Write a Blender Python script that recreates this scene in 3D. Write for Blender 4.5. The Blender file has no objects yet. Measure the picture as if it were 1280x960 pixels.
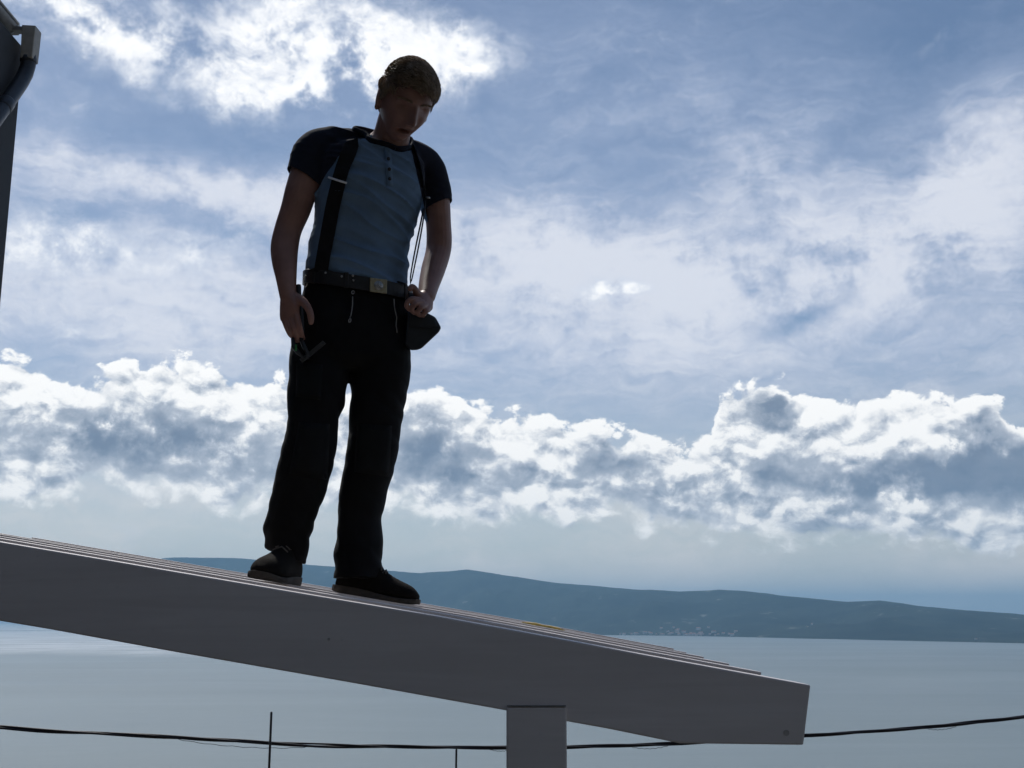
import bpy, bmesh, math, random
from mathutils import Vector, Matrix, Quaternion, noise as mnoise

R = math.radians
scn = bpy.context.scene
COL = scn.collection

# ------------------------------------------------------------------ camera
PITCH = math.atan(292 / 1450)
cam_d = bpy.data.cameras.new('camera')
cam_d.sensor_width = 36.0
cam_d.lens = 1450 / 1280 * 36.0
cam_d.clip_start = 0.05
cam_d.clip_end = 200000
cam = bpy.data.objects.new('camera', cam_d)
COL.objects.link(cam)
cam.location = (0, 0, 0)
cam.rotation_euler = (math.pi / 2 + PITCH, 0, 0)
scn.camera = cam
SEA_Z = -130.0

# ------------------------------------------------------------------ exposure
vs = scn.view_settings
vs.view_transform = 'Standard'
vs.look = 'None'
vs.exposure = 0.16
vs.gamma = 1.0
vs.use_curve_mapping = False
scn.cycles.use_denoising = True
scn.cycles.use_adaptive_sampling = True
scn.cycles.adaptive_threshold = 0.015
scn.cycles.adaptive_min_samples = 8
scn.cycles.max_bounces = 6
scn.cycles.volume_bounces = 0
scn.cycles.transparent_max_bounces = 12
scn.cycles.sample_clamp_indirect = 6.0

# ------------------------------------------------------------------ world / sky
SUN_AZ = -25.0      # degrees right of the view axis (+Y)
SUN_EL = 52.0
SKY_STRENGTH = 0.066

def lin(r, g, b):
    f = lambda c: (c / 255) / 12.92 if c / 255 <= 0.04045 else ((c / 255 + 0.055) / 1.055) ** 2.4
    return (f(r), f(g), f(b), 1.0)

class NT:
    """short-hand for writing a node tree as an expression"""
    def __init__(s, tree): s.t = tree
    def put(s, sock, v):
        if hasattr(v, 'is_output'):
            s.t.links.new(v, sock)
        elif v is not None:
            sock.default_value = v
    def m(s, op, a, b=None, c=None, clamp=False):
        n = s.t.nodes.new('ShaderNodeMath'); n.operation = op; n.use_clamp = clamp
        for i, v in enumerate((a, b, c)):
            if v is not None: s.put(n.inputs[i], v)
        return n.outputs[0]
    def v(s, op, a, b=None, c=None):
        n = s.t.nodes.new('ShaderNodeVectorMath'); n.operation = op
        for i, v in enumerate((a, b, c)):
            if v is not None:
                s.put(n.inputs['Scale'] if (op == 'SCALE' and i == 1) else n.inputs[i], v)
        return n.outputs['Value'] if op in ('DOT_PRODUCT', 'LENGTH', 'DISTANCE') else n.outputs[0]
    def xyz(s, x, y, z):
        n = s.t.nodes.new('ShaderNodeCombineXYZ')
        for i, v in enumerate((x, y, z)): s.put(n.inputs[i], v)
        return n.outputs[0]
    def sep(s, v):
        n = s.t.nodes.new('ShaderNodeSeparateXYZ'); s.put(n.inputs[0], v)
        return n.outputs
    def noise(s, vec, scale, detail=6, rough=0.55, dist=0.0, lac=2.0, color=False):
        n = s.t.nodes.new('ShaderNodeTexNoise')
        s.put(n.inputs['Vector'], vec); n.inputs['Scale'].default_value = scale
        n.inputs['Detail'].default_value = detail; n.inputs['Roughness'].default_value = rough
        n.inputs['Distortion'].default_value = dist; n.inputs['Lacunarity'].default_value = lac
        return n.outputs['Color' if color else 0]
    def voro(s, vec, scale, detail=0, rough=0.5, feature='SMOOTH_F1', smooth=0.6):
        n = s.t.nodes.new('ShaderNodeTexVoronoi'); n.feature = feature
        s.put(n.inputs['Vector'], vec); n.inputs['Scale'].default_value = scale
        n.inputs['Detail'].default_value = detail; n.inputs['Roughness'].default_value = rough
        if feature == 'SMOOTH_F1': n.inputs['Smoothness'].default_value = smooth
        return n.outputs['Distance']
    def ss(s, x, lo, hi, a=0.0, b=1.0, kind='SMOOTHSTEP'):
        n = s.t.nodes.new('ShaderNodeMapRange'); n.interpolation_type = kind
        s.put(n.inputs['Value'], x)
        for k, v in (('From Min', lo), ('From Max', hi), ('To Min', a), ('To Max', b)): s.put(n.inputs[k], v)
        return n.outputs[0]
    def mix(s, f, a, b, blend='MIX'):
        n = s.t.nodes.new('ShaderNodeMix'); n.data_type = 'RGBA'; n.blend_type = blend
        n.clamp_factor = True
        s.put(n.inputs[0], f); s.put(n.inputs[6], a); s.put(n.inputs[7], b)
        return n.outputs[2]
    def blob(s, p, acc, az, el, sa, se, rot=0.0, amp=1.0):
        n = s.t.nodes.new('ShaderNodeMapping'); n.vector_type = 'TEXTURE'
        s.put(n.inputs[0], p)
        n.inputs[1].default_value = (az, el, 0)
        n.inputs[2].default_value = (0, 0, R(rot))
        n.inputs[3].default_value = (sa * 2.3, se * 2.3, 1)
        g = s.t.nodes.new('ShaderNodeTexGradient'); g.gradient_type = 'QUADRATIC_SPHERE'
        s.t.links.new(n.outputs[0], g.inputs[0])
        return s.m('MULTIPLY_ADD', g.outputs['Fac'], amp * 1.35, acc)
    def curve(s, x, lo, hi, pts, vlo, vhi):
        """piecewise curve y(x); x in lo..hi, y in vlo..vhi"""
        n = s.t.nodes.new('ShaderNodeFloatCurve')
        cm = n.mapping; cm.use_clip = False
        c = cm.curves[0]
        q = [((a - lo) / (hi - lo), (b - vlo) / (vhi - vlo)) for a, b in pts]
        c.points[0].location = q[0]; c.points[1].location = q[-1]
        for k in q[1:-1]: c.points.new(*k)
        for k in c.points: k.handle_type = 'AUTO'
        cm.update()
        s.put(n.inputs['Value'], s.ss(x, lo, hi, kind='LINEAR'))
        return s.m('MULTIPLY_ADD', n.outputs[0], vhi - vlo, vlo)

def build_world():
    w = bpy.data.worlds.new('World'); scn.world = w; w.use_nodes = True
    t = w.node_tree; t.nodes.clear(); N = NT(t)
    out = t.nodes.new('ShaderNodeOutputWorld'); bg = t.nodes.new('ShaderNodeBackground')
    t.links.new(bg.outputs[0], out.inputs[0])
    sky = t.nodes.new('ShaderNodeTexSky'); sky.sky_type = 'NISHITA'; sky.sun_disc = False
    sky.sun_elevation = R(SUN_EL); sky.sun_rotation = R(SUN_AZ)
    sky.altitude = 130; sky.air_density = 1.0; sky.dust_density = 0.35; sky.ozone_density = 2.2
    base = N.v('SCALE', sky.outputs[0], SKY_STRENGTH)
    d = t.nodes.new('ShaderNodeTexCoord').outputs['Generated']
    d = N.v('NORMALIZE', d)
    x, y, z = N.sep(d)
    az = N.m('MULTIPLY', N.m('ARCTAN2', x, y), 57.29578)
    el = N.m('MULTIPLY', N.m('ARCSINE', z), 57.29578)
    p0 = N.xyz(az, el, 0.0)
    # domain warps, in degrees
    w1 = N.v('SUBTRACT', N.noise(d, 9.0, 5, 0.6, color=True), (0.5, 0.5, 0.5))
    w2 = N.v('SUBTRACT', N.noise(d, 34.0, 5, 0.62, color=True), (0.5, 0.5, 0.5))
    pw = N.v('ADD', p0, N.v('ADD', N.v('SCALE', w1, 3.0), N.v('SCALE', w2, 1.6)))

    # ---- 1. high veil of cirrostratus: soft, streaked
    st = N.v('MULTIPLY', d, (1.0, 1.0, 2.6))
    stw = N.v('ADD', st, N.v('SCALE', w1, 0.16))
    n_big = N.noise(stw, 5.5, 7, 0.58, 0.6)
    n_fib = N.noise(N.v('MULTIPLY', stw, (1.0, 1.0, 1.7)), 22.0, 6, 0.62, 0.4)
    vb = N.curve(el, 0, 90, [(0, .95), (2.5, .85), (5, .74), (9, .74), (14, .80), (18, .72), (22, .57), (27, .38), (34, .24), (60, .2), (90, .25)], 0, 1)
    acc = vb
    for b in ((3, 16.8, 10, 2.4, -8, .62), (2.5, 18.4, 4, 1.3, -16, .35), (9, 16.8, 4, 1.2, -6, .25), (9.5,14.6,3,1.2,30,.25), (23.0, 19.8, 5.0, 2.8, 30, .60), (16.5, 17.6, 6, 2.0, -10, .25), (12, 22.5, 4, 2.2, -50, .25), (15, 19.5, 5, 3.0, -40, .12), (19, 15.8, 5, 1.5, 12, .35),
              (-17, 20.4, 9, 1.0, -6, .62), (-20, 16, 8, 2.2, 0, .45), (-10, 19.0, 5, 1.2, -14, .25),
              (14.6, 14.2, 2.2, .55, 18, -.75), (7.5, 21.5, 6, 2.0, 20, -.12), (-14, 18.2, 3.4, .7, -18, -.5), (-22, 18.6, 3, .6, 8, -.4),
              (22, 26, 8, 3, 0, -.22), (-14, 22.6, 9, 1.0, 0, -.22), (3.5, 24.8, 6, 2.5, 0, .20), (14, 25.5, 3.5, 3.5, -40, .12),
              (-16, 13.4, 12, 1.6, 0, .2), (3, 13.2, 9, 1.3, 0, .15)):
        acc = N.blob(pw, acc, *b)
    veil = N.m('ADD', acc, N.m('MULTIPLY_ADD', N.m('SUBTRACT', n_big, 0.5), 0.85, N.m('MULTIPLY', N.m('SUBTRACT', n_fib, 0.5), 0.38)))
    va = N.ss(veil, 0.0, 1.26, 0.0, 0.90)
    vcol = N.mix(N.ss(N.m('MULTIPLY_ADD', N.m('SUBTRACT', n_fib, 0.5), 0.7, veil), 0.40, 1.45), lin(168, 181, 208), lin(222, 225, 234))
    vcol = N.mix(N.ss(el, 3.0, 13.5, 0.92, 0.0), vcol, N.mix(N.ss(n_big, 0.35, 0.68), lin(226, 221, 215), lin(240, 232, 224)))
    c = N.mix(va, base, vcol)

    # ---- 2. broken bright fleece (altocumulus)
    acc = N.m('MULTIPLY_ADD', N.m('SUBTRACT', N.noise(d, 3.2, 4, 0.5), 0.5), 0.6, -0.42)
    for b in ((-12, 27.8, 8.0, 2.3, -4, 1.45), (-21.5, 27.0, 5.0, 1.1, -12, 1.3), (-13.5, 24.9, 4.0, 1.1, 8, 1.05), (-9, 25.2, 3.2, 1.0, 10, .8), (-3.2, 27.1, 3.2, 1.0, 4, 1.25), (-7, 27.0, 3, 1.2, 0, .6),
              (-21.2, 22.9, .9, .6, 20, .42), (-22.0, 16.8, 5.0, 1.7, 6, 1.35), (-14.5, 17.4, 2.6, .8, 12, .75), (-18, 20.4, 6, .9, -5, .35), (-19.5, 25.0, .8, .6, 0, .45), (-24.5, 24.0, 1.0, .9, 0, .35),
              (5.4, 16.25, 1.9, .46, 3, 1.7), (5.2, 16.45, 1.0, .5, 0, .7), (25.2, 11.4, 2.2, 1.1, 10, .9), (2.9, 13.0, .5, .9, -30, .40), (8.4, 12.9, 1.6, .4, -16, .55),
              (-21.3, 12.95, .9, .3, -22, .60), (23.6, 19.2, .7, .22, 20, .25), (-1.5, 29.6, 3, .6, 0, -.2), (-18.5, 29.6, 3.5, .6, -12, -.45),
              (11.4, 12.6, 1.0, .35, 0, .30), (17.5, 12.7, 3, .5, 0, .2)):
        acc = N.blob(pw, acc, *b)
    ac_n = N.noise(N.v('ADD', N.v('MULTIPLY', d, (1, 1, 1.55)), N.v('SCALE', w1, 0.05)), 22.0, 9, 0.62, 0.35)
    ac_n2 = N.noise(N.v('ADD', N.v('MULTIPLY', d, (1, 1, 1.55)), N.v('ADD', N.v('SCALE', w1, 0.05), (-0.004, 0.0, 0.008))), 22.0, 7, 0.60, 0.35)
    sd2 = N.m('MULTIPLY_ADD', N.m('SUBTRACT', ac_n, 0.5), 2.0, acc)
    a2 = N.ss(sd2, -0.28, 1.05)
    rel = N.m('SUBTRACT', ac_n, ac_n2)
    br2 = N.m('MULTIPLY_ADD', rel, 1.6, N.ss(sd2, 0.2, 1.3, 0.05, 0.84))
    c2 = N.mix(br2, lin(204, 212, 227), lin(255, 255, 255))
    c = N.mix(a2, c, c2)

    # ---- 3. the bank of cumulus along the horizon
    TOP = [(-180, 10.5), (-60, 10.5), (-32, 11.0), (-24, 11.7), (-21.5, 11.1), (-19, 11.2), (-15.5, 12.3), (-12, 11.5), (-8, 10.9), (-4, 11.3), (-1.5, 10.5), (1.6, 10.0),
           (4.7, 9.3), (7.5, 8.85), (9.55, 8.8), (10.2, 10.6), (12.3, 11.55), (14, 11.0), (16, 10.6), (19.6, 10.3), (22.5, 9.7), (26, 9.0), (40, 10), (70, 10.5), (180, 10.5)]
    BOT = [(-180, 4), (-32, 4.2), (-24, 4.6), (-19, 5.4), (-12, 4.9), (-5, 5.0), (-3, 4.3), (1, 4.5), (5, 4.1), (9, 3.6), (16, 2.95), (20, 2.8), (26, 2.4), (60, 4), (180, 4)]
    top = N.curve(az, -60, 60, [q for q in TOP if -60 <= q[0] <= 60] + [(60, 10.4)], 0, 15)
    bot = N.curve(az, -60, 60, [(-60, 4.0)] + [q for q in BOT if -60 <= q[0] <= 60], 0, 15)
    pc = N.v('ADD', N.v('MULTIPLY', d, (1.0, 1.0, 1.45)), N.v('SCALE', w2, 0.016))
    cell = N.voro(pc, 21.0, 2, 0.6, 'F1')
    cu_n = N.noise(pc, 34.0, 9, 0.62, 0.3)
    pc2 = N.v('ADD', pc, (-0.0045, 0.0, 0.012))          # a little towards the sun
    cell2 = N.voro(pc2, 21.0, 1, 0.6, 'F1')
    cu_n2 = N.noise(pc2, 34.0, 7, 0.60, 0.3)
    big = N.m('SUBTRACT', N.noise(d, 12.0, 4, 0.55), 0.5)
    puff = N.m('ADD', N.m('MULTIPLY', N.m('SUBTRACT', 0.42, cell), 0.85), N.m('MULTIPLY', N.m('SUBTRACT', cu_n, 0.5), 1.9))
    puff2 = N.m('ADD', N.m('MULTIPLY', N.m('SUBTRACT', 0.42, cell2), 0.85), N.m('MULTIPLY', N.m('SUBTRACT', cu_n2, 0.5), 1.9))
    up = N.m('SUBTRACT', top, el)
    dn = N.m('MULTIPLY', N.m('SUBTRACT', el, bot), 1.0)
    sd = N.m('ADD', N.m('SMOOTH_MIN', up, dn, 0.8), N.m('MULTIPLY_ADD', puff, 1.45, N.m('MULTIPLY_ADD', big, 1.5, 0.62)))
    a3 = N.ss(sd, -0.02, N.ss(N.m('SUBTRACT', up, dn), -1.5, 1.5, 0.30, 0.95))
    # thick, shaded hearts of the bank
    acc = N.m('MULTIPLY_ADD', big, 1.8, N.ss(up, 0.3, 3.6, -0.42, 0.06))
    for b in ((-20.5, 8.0, 3.6, 1.55, 0, 1.05), (-14.5, 7.9, 3.0, 1.0, -6, .75), (-18.0, 11.0, .9, .5, 0, .75), (-15.5, 10.6, 1.0, .5, 0, .5), (-24.5, 10, 1.2, 1.2, 0, -.4),
              (-3.8, 8.2, 2.3, 1.5, 0, .95), (-2, 6.6, 2.0, .6, 0, .5), (5.2, 7.8, 2.6, 1.1, -14, .75), (3.0, 6.9, 1.6, .5, 0, .45), (8.5, 6.8, 2.8, .8, 0, .5), (8, 5.0, 2.5, .6, 0, .55),
              (12.6, 10.3, 1.9, 1.0, 0, 1.1), (13.3, 9.1, 1.8, .5, 0, .7), (21.5, 6.6, 4.4, 1.15, 0, 1.35), (22.6, 8.6, 2.0, .9, 30, .75), (15.5, 6.2, 3.4, .6, -6, .6), (16, 4.2, 3, .4, 0, .4),
              (12, 6.8, 1.4, .5, 0, .35), (-10.5, 5.9, 1.6, .4, 0, .55), (-13.0, 6.0, 1.0, .4, 0, .5), (17, 8.8, 3.0, .9, 0, -.6), (-11, 9.6, 3.5, .7, 0, -.35), (1.5, 9.3, 3, .5, -10, -.4), (-9.5, 7.4, 2.0, .6, 0, .35)):
        acc = N.blob(pw, acc, *b)
    dark = N.m('MULTIPLY_ADD', puff, -0.30, acc)
    dark = N.m('MULTIPLY', N.ss(dark, -0.22, 1.08), N.ss(sd, 0.15, 1.2))
    rl = N.m('SUBTRACT', puff, puff2)
    lit = N.m('MULTIPLY_ADD', rl, N.ss(dark, 0.15, 0.8, 0.80, 0.06), N.m('SUBTRACT', 0.90, N.m('MULTIPLY', dark, 0.80)))
    rim = N.m('MULTIPLY', N.ss(sd, 0.1, 0.9, 1.0, 0.0), N.ss(up, 0.0, 2.6, 0.20, 0.0))
    lit = N.m('ADD', lit, rim)
    k = N.mix(N.ss(lit, 0.0, 0.5, kind='LINEAR'), lin(98, 116, 141), lin(188, 195, 206))
    k = N.mix(N.ss(lit, 0.38, 0.88), k, (1.03, 1.02, 1.0, 1))
    c = N.mix(a3, c, k)
    t.links.new(c, bg.inputs[0]); bg.inputs[1].default_value = 1.0
    w.cycles.sampling_method = 'MANUAL'; w.cycles.sample_map_resolution = 512
build_world()

sun_d = bpy.data.lights.new('sun', 'SUN'); sun_d.energy = 2.3; sun_d.angle = R(2.5); sun_d.color = (1.0, 0.97, 0.92)
sun = bpy.data.objects.new('sun', sun_d); COL.objects.link(sun)
_sd = Vector((math.sin(R(SUN_AZ)) * math.cos(R(SUN_EL)), math.cos(R(SUN_AZ)) * math.cos(R(SUN_EL)), math.sin(R(SUN_EL))))
sun.rotation_euler = _sd.to_track_quat('Z', 'Y').to_euler()
sun.location = _sd * 50

# ------------------------------------------------------------------ helpers
def at(px, py, depth):
    """world point at distance `depth` along +Y that lies on the sight line (px,py) of the 1280x960 photograph"""
    u, v = (px - 640) / 1450, (480 - py) / 1450
    y = math.cos(PITCH) - v * math.sin(PITCH); z = math.sin(PITCH) + v * math.cos(PITCH)
    return Vector((u / y * depth, depth, z / y * depth))

def mat(name):
    m = bpy.data.materials.new(name); m.use_nodes = True
    t = m.node_tree; b = t.nodes['Principled BSDF']
    return m, NT(t), b

def simple(name, col, rough=0.6, metal=0.0, spec=0.5, var=0.12, scale=40.0, bump=0.0, bscale=None, sheen=0.0, stretch=(1, 1, 1)):
    """plain material with a little uneven colour, roughness and fine relief"""
    m, N, b = mat(name)
    co = N.t.nodes.new('ShaderNodeTexCoord').outputs['Object']
    co = N.v('MULTIPLY', co, stretch)
    n = N.noise(co, scale, 5, 0.6)
    a = tuple(max(0, c * (1 - var)) for c in col) + (1,); c2 = tuple(min(1, c * (1 + var)) for c in col) + (1,)
    N.put(b.inputs['Base Color'], N.mix(N.ss(n, 0.3, 0.7), a, c2))
    N.put(b.inputs['Roughness'], N.ss(n, 0.2, 0.8, rough - 0.08, rough + 0.08))
    b.inputs['Metallic'].default_value = metal
    b.inputs['Specular IOR Level'].default_value = spec
    if sheen:
        b.inputs['Sheen Weight'].default_value = sheen; b.inputs['Sheen Roughness'].default_value = 0.5
    if bump:
        bn = N.t.nodes.new('ShaderNodeBump'); bn.inputs['Strength'].default_value = bump; bn.inputs['Distance'].default_value = 0.002
        N.put(bn.inputs['Height'], N.noise(co, bscale or scale * 4, 4, 0.6))
        N.put(b.inputs['Normal'], bn.outputs[0])
    return m

def link(name, me, m=None, parent=None, smooth=False):
    o = bpy.data.objects.new(name, me); COL.objects.link(o)
    if m is not None and not me.materials: me.materials.append(m)
    if parent is not None: o.parent = parent
    if smooth:
        me.polygons.foreach_set('use_smooth', [True] * len(me.polygons))
    return o

def mesh(name, verts, faces):
    me = bpy.data.meshes.new(name); me.from_pydata([tuple(v) for v in verts], [], faces); me.update(); return me

def from_bm(name, bm, fix=True):
    if fix: bmesh.ops.recalc_face_normals(bm, faces=bm.faces)
    me = bpy.data.meshes.new(name); bm.to_mesh(me); bm.free(); return me

def empty(name, loc, label=None, cat=None, group=None):
    o = bpy.data.objects.new(name, None); COL.objects.link(o); o.location = loc; o.empty_display_size = 0.1
    if label: tag(o, label, cat, group)
    return o

def tag(o, label, cat, group=None):
    o['label'] = label; o['category'] = cat
    if group: o['group'] = group
    return o

def prism(bm, poly, y0, y1, inset=0.0):
    """poly of (x,z) extruded along y"""
    a = [bm.verts.new((x, y0, z)) for x, z in poly]; b = [bm.verts.new((x, y1, z)) for x, z in poly]
    n = len(poly)
    bm.faces.new(a[::-1]); bm.faces.new(b)
    for i in range(n): bm.faces.new((a[i], a[(i + 1) % n], b[(i + 1) % n], b[i]))

def box(bm, c, s, rot=None):
    r = bmesh.ops.create_cube(bm, size=1.0)['verts']
    for v in r:
        p = Vector((v.co.x * s[0], v.co.y * s[1], v.co.z * s[2]))
        if rot is not None: p = rot @ p
        v.co = p + Vector(c)
    return r

def bevel(bm, w, seg=2, angle=30):
    bmesh.ops.recalc_face_normals(bm, faces=bm.faces)
    e = [k for k in bm.edges if len(k.link_faces) == 2 and k.calc_face_angle(0) > R(angle)]
    bmesh.ops.bevel(bm, geom=e, offset=w, segments=seg, profile=0.6, affect='EDGES', clamp_overlap=True)

def tube(bm, pts, rad, n=10, cap=True, up=None):
    """tube through pts; rad: number, list, or list of (a,b) half axes"""
    pts = [Vector(p) for p in pts]; rings = []
    prev = None
    for i, p in enumerate(pts):
        d = (pts[min(i + 1, len(pts) - 1)] - pts[max(i - 1, 0)]).normalized()
        if prev is None:
            ref = Vector(up) if up is not None else (Vector((0, 0, 1)) if abs(d.z) < 0.9 else Vector((0, 1, 0)))
            s = d.cross(ref).normalized()
        else:
            s = (prev - d * prev.dot(d)).normalized()
        prev = s; tt = s.cross(d).normalized()
        r = rad[i] if isinstance(rad, (list, tuple)) else rad
        ra, rb = r if isinstance(r, (list, tuple)) else (r, r)
        rings.append([bm.verts.new(p + s * ra * math.cos(a) + tt * rb * math.sin(a)) for a in (2 * math.pi * k / n for k in range(n))])
    for a, b in zip(rings, rings[1:]):
        for k in range(n): bm.faces.new((a[k], a[(k + 1) % n], b[(k + 1) % n], b[k]))
    if cap:
        bm.faces.new(rings[0][::-1]); bm.faces.new(rings[-1])
    return rings

def smooth01(a, b, x):
    t = max(0.0, min(1.0, (x - a) / (b - a))); return t * t * (3 - 2 * t)

def fbm(p, o=5, h=0.9):
    return mnoise.fractal(Vector(p), h, 2.0, o)

# ------------------------------------------------------------------ sea
def build_sea():
    m, N, b = mat('sea_water')
    g = N.t.nodes.new('ShaderNodeNewGeometry').outputs['Position']
    b.inputs['IOR'].default_value = 1.333
    p = N.v('MULTIPLY', g, (1.0, 1.0, 0.0))
    patch = N.noise(N.v('MULTIPLY', p, (0.00035, 0.0011, 0)), 1.0, 5, 0.6, 0.5)
    N.put(b.inputs['Base Color'], N.mix(N.ss(patch, 0.35, 0.65), (0.180, 0.222, 0.230, 1), (0.215, 0.262, 0.266, 1)))
    w1 = N.noise(N.v('MULTIPLY', p, (0.050, 0.085, 0)), 1.0, 6, 0.62)
    w2 = N.noise(N.v('MULTIPLY', p, (0.011, 0.020, 0)), 1.0, 5, 0.60)
    h = N.m('ADD', N.m('MULTIPLY', w1, 1.6), N.m('MULTIPLY', w2, 2.6))
    bp = N.t.nodes.new('ShaderNodeBump'); bp.inputs['Strength'].default_value = 0.30; bp.inputs['Distance'].default_value = 1.0
    N.put(bp.inputs['Height'], h); N.put(b.inputs['Normal'], bp.outputs[0])
    # wind-ruffled bands (rougher) against slicks (smoother)
    band = N.noise(N.v('MULTIPLY', p, (0.0007, 0.0019, 0)), 1.0, 6, 0.62, 0.6)
    N.put(b.inputs['Roughness'], N.ss(band, 0.30, 0.70, 0.36, 0.46))
    # far-left sun glint: pale streaks painted into the base colour, roughness raised
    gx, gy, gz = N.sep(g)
    glint_zone = N.m('MULTIPLY', N.ss(N.m('MULTIPLY_ADD', N.m('SUBTRACT', N.noise(N.v('MULTIPLY', p, (0.0012, 0.0006, 0)), 1.0, 5, 0.6), 0.5), 2600.0, gy), 3900.0, 4900.0), N.ss(N.m('MULTIPLY_ADD', gx, 3.2, gy), -500.0, 1800.0, 1.0, 0.0))
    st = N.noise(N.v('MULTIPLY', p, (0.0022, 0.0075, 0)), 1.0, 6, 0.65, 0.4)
    painted_glint = N.m('MULTIPLY', glint_zone, N.ss(st, 0.34, 0.60, 0.35, 1.0))
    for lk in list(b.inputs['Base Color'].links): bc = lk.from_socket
    N.put(b.inputs['Base Color'], N.mix(painted_glint, bc, (0.62, 0.64, 0.65, 1)))
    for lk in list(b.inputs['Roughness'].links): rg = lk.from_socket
    N.put(b.inputs['Roughness'], N.m('MULTIPLY_ADD', glint_zone, 0.22, rg))
    vs_ = []; fs = []
    xs = [-40000, -20000, -6000, -2000, -500, 0, 500, 2000, 6000, 20000, 40000]
    ys = [-400, 60, 300, 900, 2000, 5000, 10000, 20000, 30000, 39500]
    for yy in ys:
        for xx in xs: vs_.append((xx, yy, SEA_Z))
    nx = len(xs)
    for j in range(len(ys) - 1):
        for i in range(nx - 1): fs.append((j * nx + i, j * nx + i + 1, (j + 1) * nx + i + 1, (j + 1) * nx + i))
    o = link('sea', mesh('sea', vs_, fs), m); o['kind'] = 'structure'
build_sea()

# ------------------------------------------------------------------ far shore: a long wooded ridge
RIDGE = [(-420, 800), (20, 800), (75, 792), (105, 770), (130, 738), (165, 710), (200, 702), (225, 700.5), (300, 701), (370, 707), (415, 710), (487, 714.5), (524, 718), (548, 715.5), (585, 713), (612, 717), (655, 723.5), (700, 730),
         (740, 733), (800, 738), (850, 741), (900, 738), (930, 740), (1000, 748), (1060, 753.5), (1100, 752), (1160, 760), (1205, 763.5), (1280, 769), (1400, 771), (1700, 772)]
SHORE = [(-420, 13500), (40, 12800), (225, 11600), (300, 11200), (500, 10200), (760, 8980), (860, 8600), (1000, 7700), (1150, 7000), (1280, 6600), (1700, 5600)]
def interp(tab, x):
    if x <= tab[0][0]: return tab[0][1]
    for (a, b), (c, d) in zip(tab, tab[1:]):
        if x <= c:
            f = (x - a) / (c - a); return b + (d - b) * f
    return tab[-1][1]

def px_of(az):      # azimuth -> photograph column on the horizon
    return 640 + 1450 / math.cos(PITCH) * math.tan(az) * (math.cos(PITCH) ** 2 + math.sin(PITCH) * math.cos(PITCH) * math.tan(PITCH))

def hill_h(az, t):
    """height above the sea at azimuth az, t in 0..1 from shore to crest and on to the back (t>1)"""
    q = px_of(az)
    ds = interp(SHORE, q); dr = ds * 1.0 + 2600
    yy = interp(RIDGE, q)
    e = math.atan((772 - yy) / 1450 / 1.0) * 0.985
    crest = max(-5.0, math.tan(e) * dr - SEA_Z)
    d = ds + (dr - ds) * t
    x, y = d * math.sin(az), d * math.cos(az)
    n = fbm((x / 1500, y / 1500, 1.7), 6)
    n2 = fbm((x / 420, y / 420, 7.1), 5)
    tt = min(t, 1.0)
    prof = 0.55 * tt ** 1.25 + 0.45 * (tt * tt * (3 - 2 * tt))
    if t > 1: prof = 1 - 0.35 * (t - 1)
    mid = 4 * tt * (1 - tt)
    h = crest * (prof + 0.24 * n * mid) + n2 * crest * 0.11 * mid + (6 * n2 if t > .9 else 0)
    return x, y, (h + 0.6) if t > 0.012 else -3.0

def build_hills():
    m, N, b = mat('wooded_hillside')
    g = N.t.nodes.new('ShaderNodeNewGeometry').outputs['Position']
    n = N.noise(g, 0.0022, 8, 0.62); n2 = N.noise(N.v('MULTIPLY', g, (1, 1, 2.5)), 0.007, 5, 0.6)
    c = N.mix(N.ss(n, 0.35, 0.62), (0.006, 0.010, 0.009, 1), (0.024, 0.032, 0.024, 1))
    c = N.mix(N.m('MULTIPLY', N.ss(n2, 0.60, 0.70), N.ss(n, 0.45, 0.60)), c, (0.20, 0.20, 0.18, 1))
    N.put(b.inputs['Base Color'], c); b.inputs['Roughness'].default_value = 0.95; b.inputs['Specular IOR Level'].default_value = 0.1
    vs_, fs = [], []
    A0, A1, NA = R(-38), R(34), 620
    ts = [0, .012, .03, .06, .1, .15, .2, .26, .33, .4, .47, .54, .61, .68, .75, .81, .87, .92, .96, 1.0, 1.06, 1.2, 1.5]
    for i in range(NA + 1):
        az = A0 + (A1 - A0) * i / NA
        for t in ts:
            x, y, h = hill_h(az, t); vs_.append((x, y, SEA_Z + h))
    k = len(ts)
    for i in range(NA):
        for j in range(k - 1): fs.append((i * k + j, (i + 1) * k + j, (i + 1) * k + j + 1, i * k + j + 1))
    o = link('hills', mesh('hills', vs_, fs), m, smooth=True); o['kind'] = 'structure'
build_hills()

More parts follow.
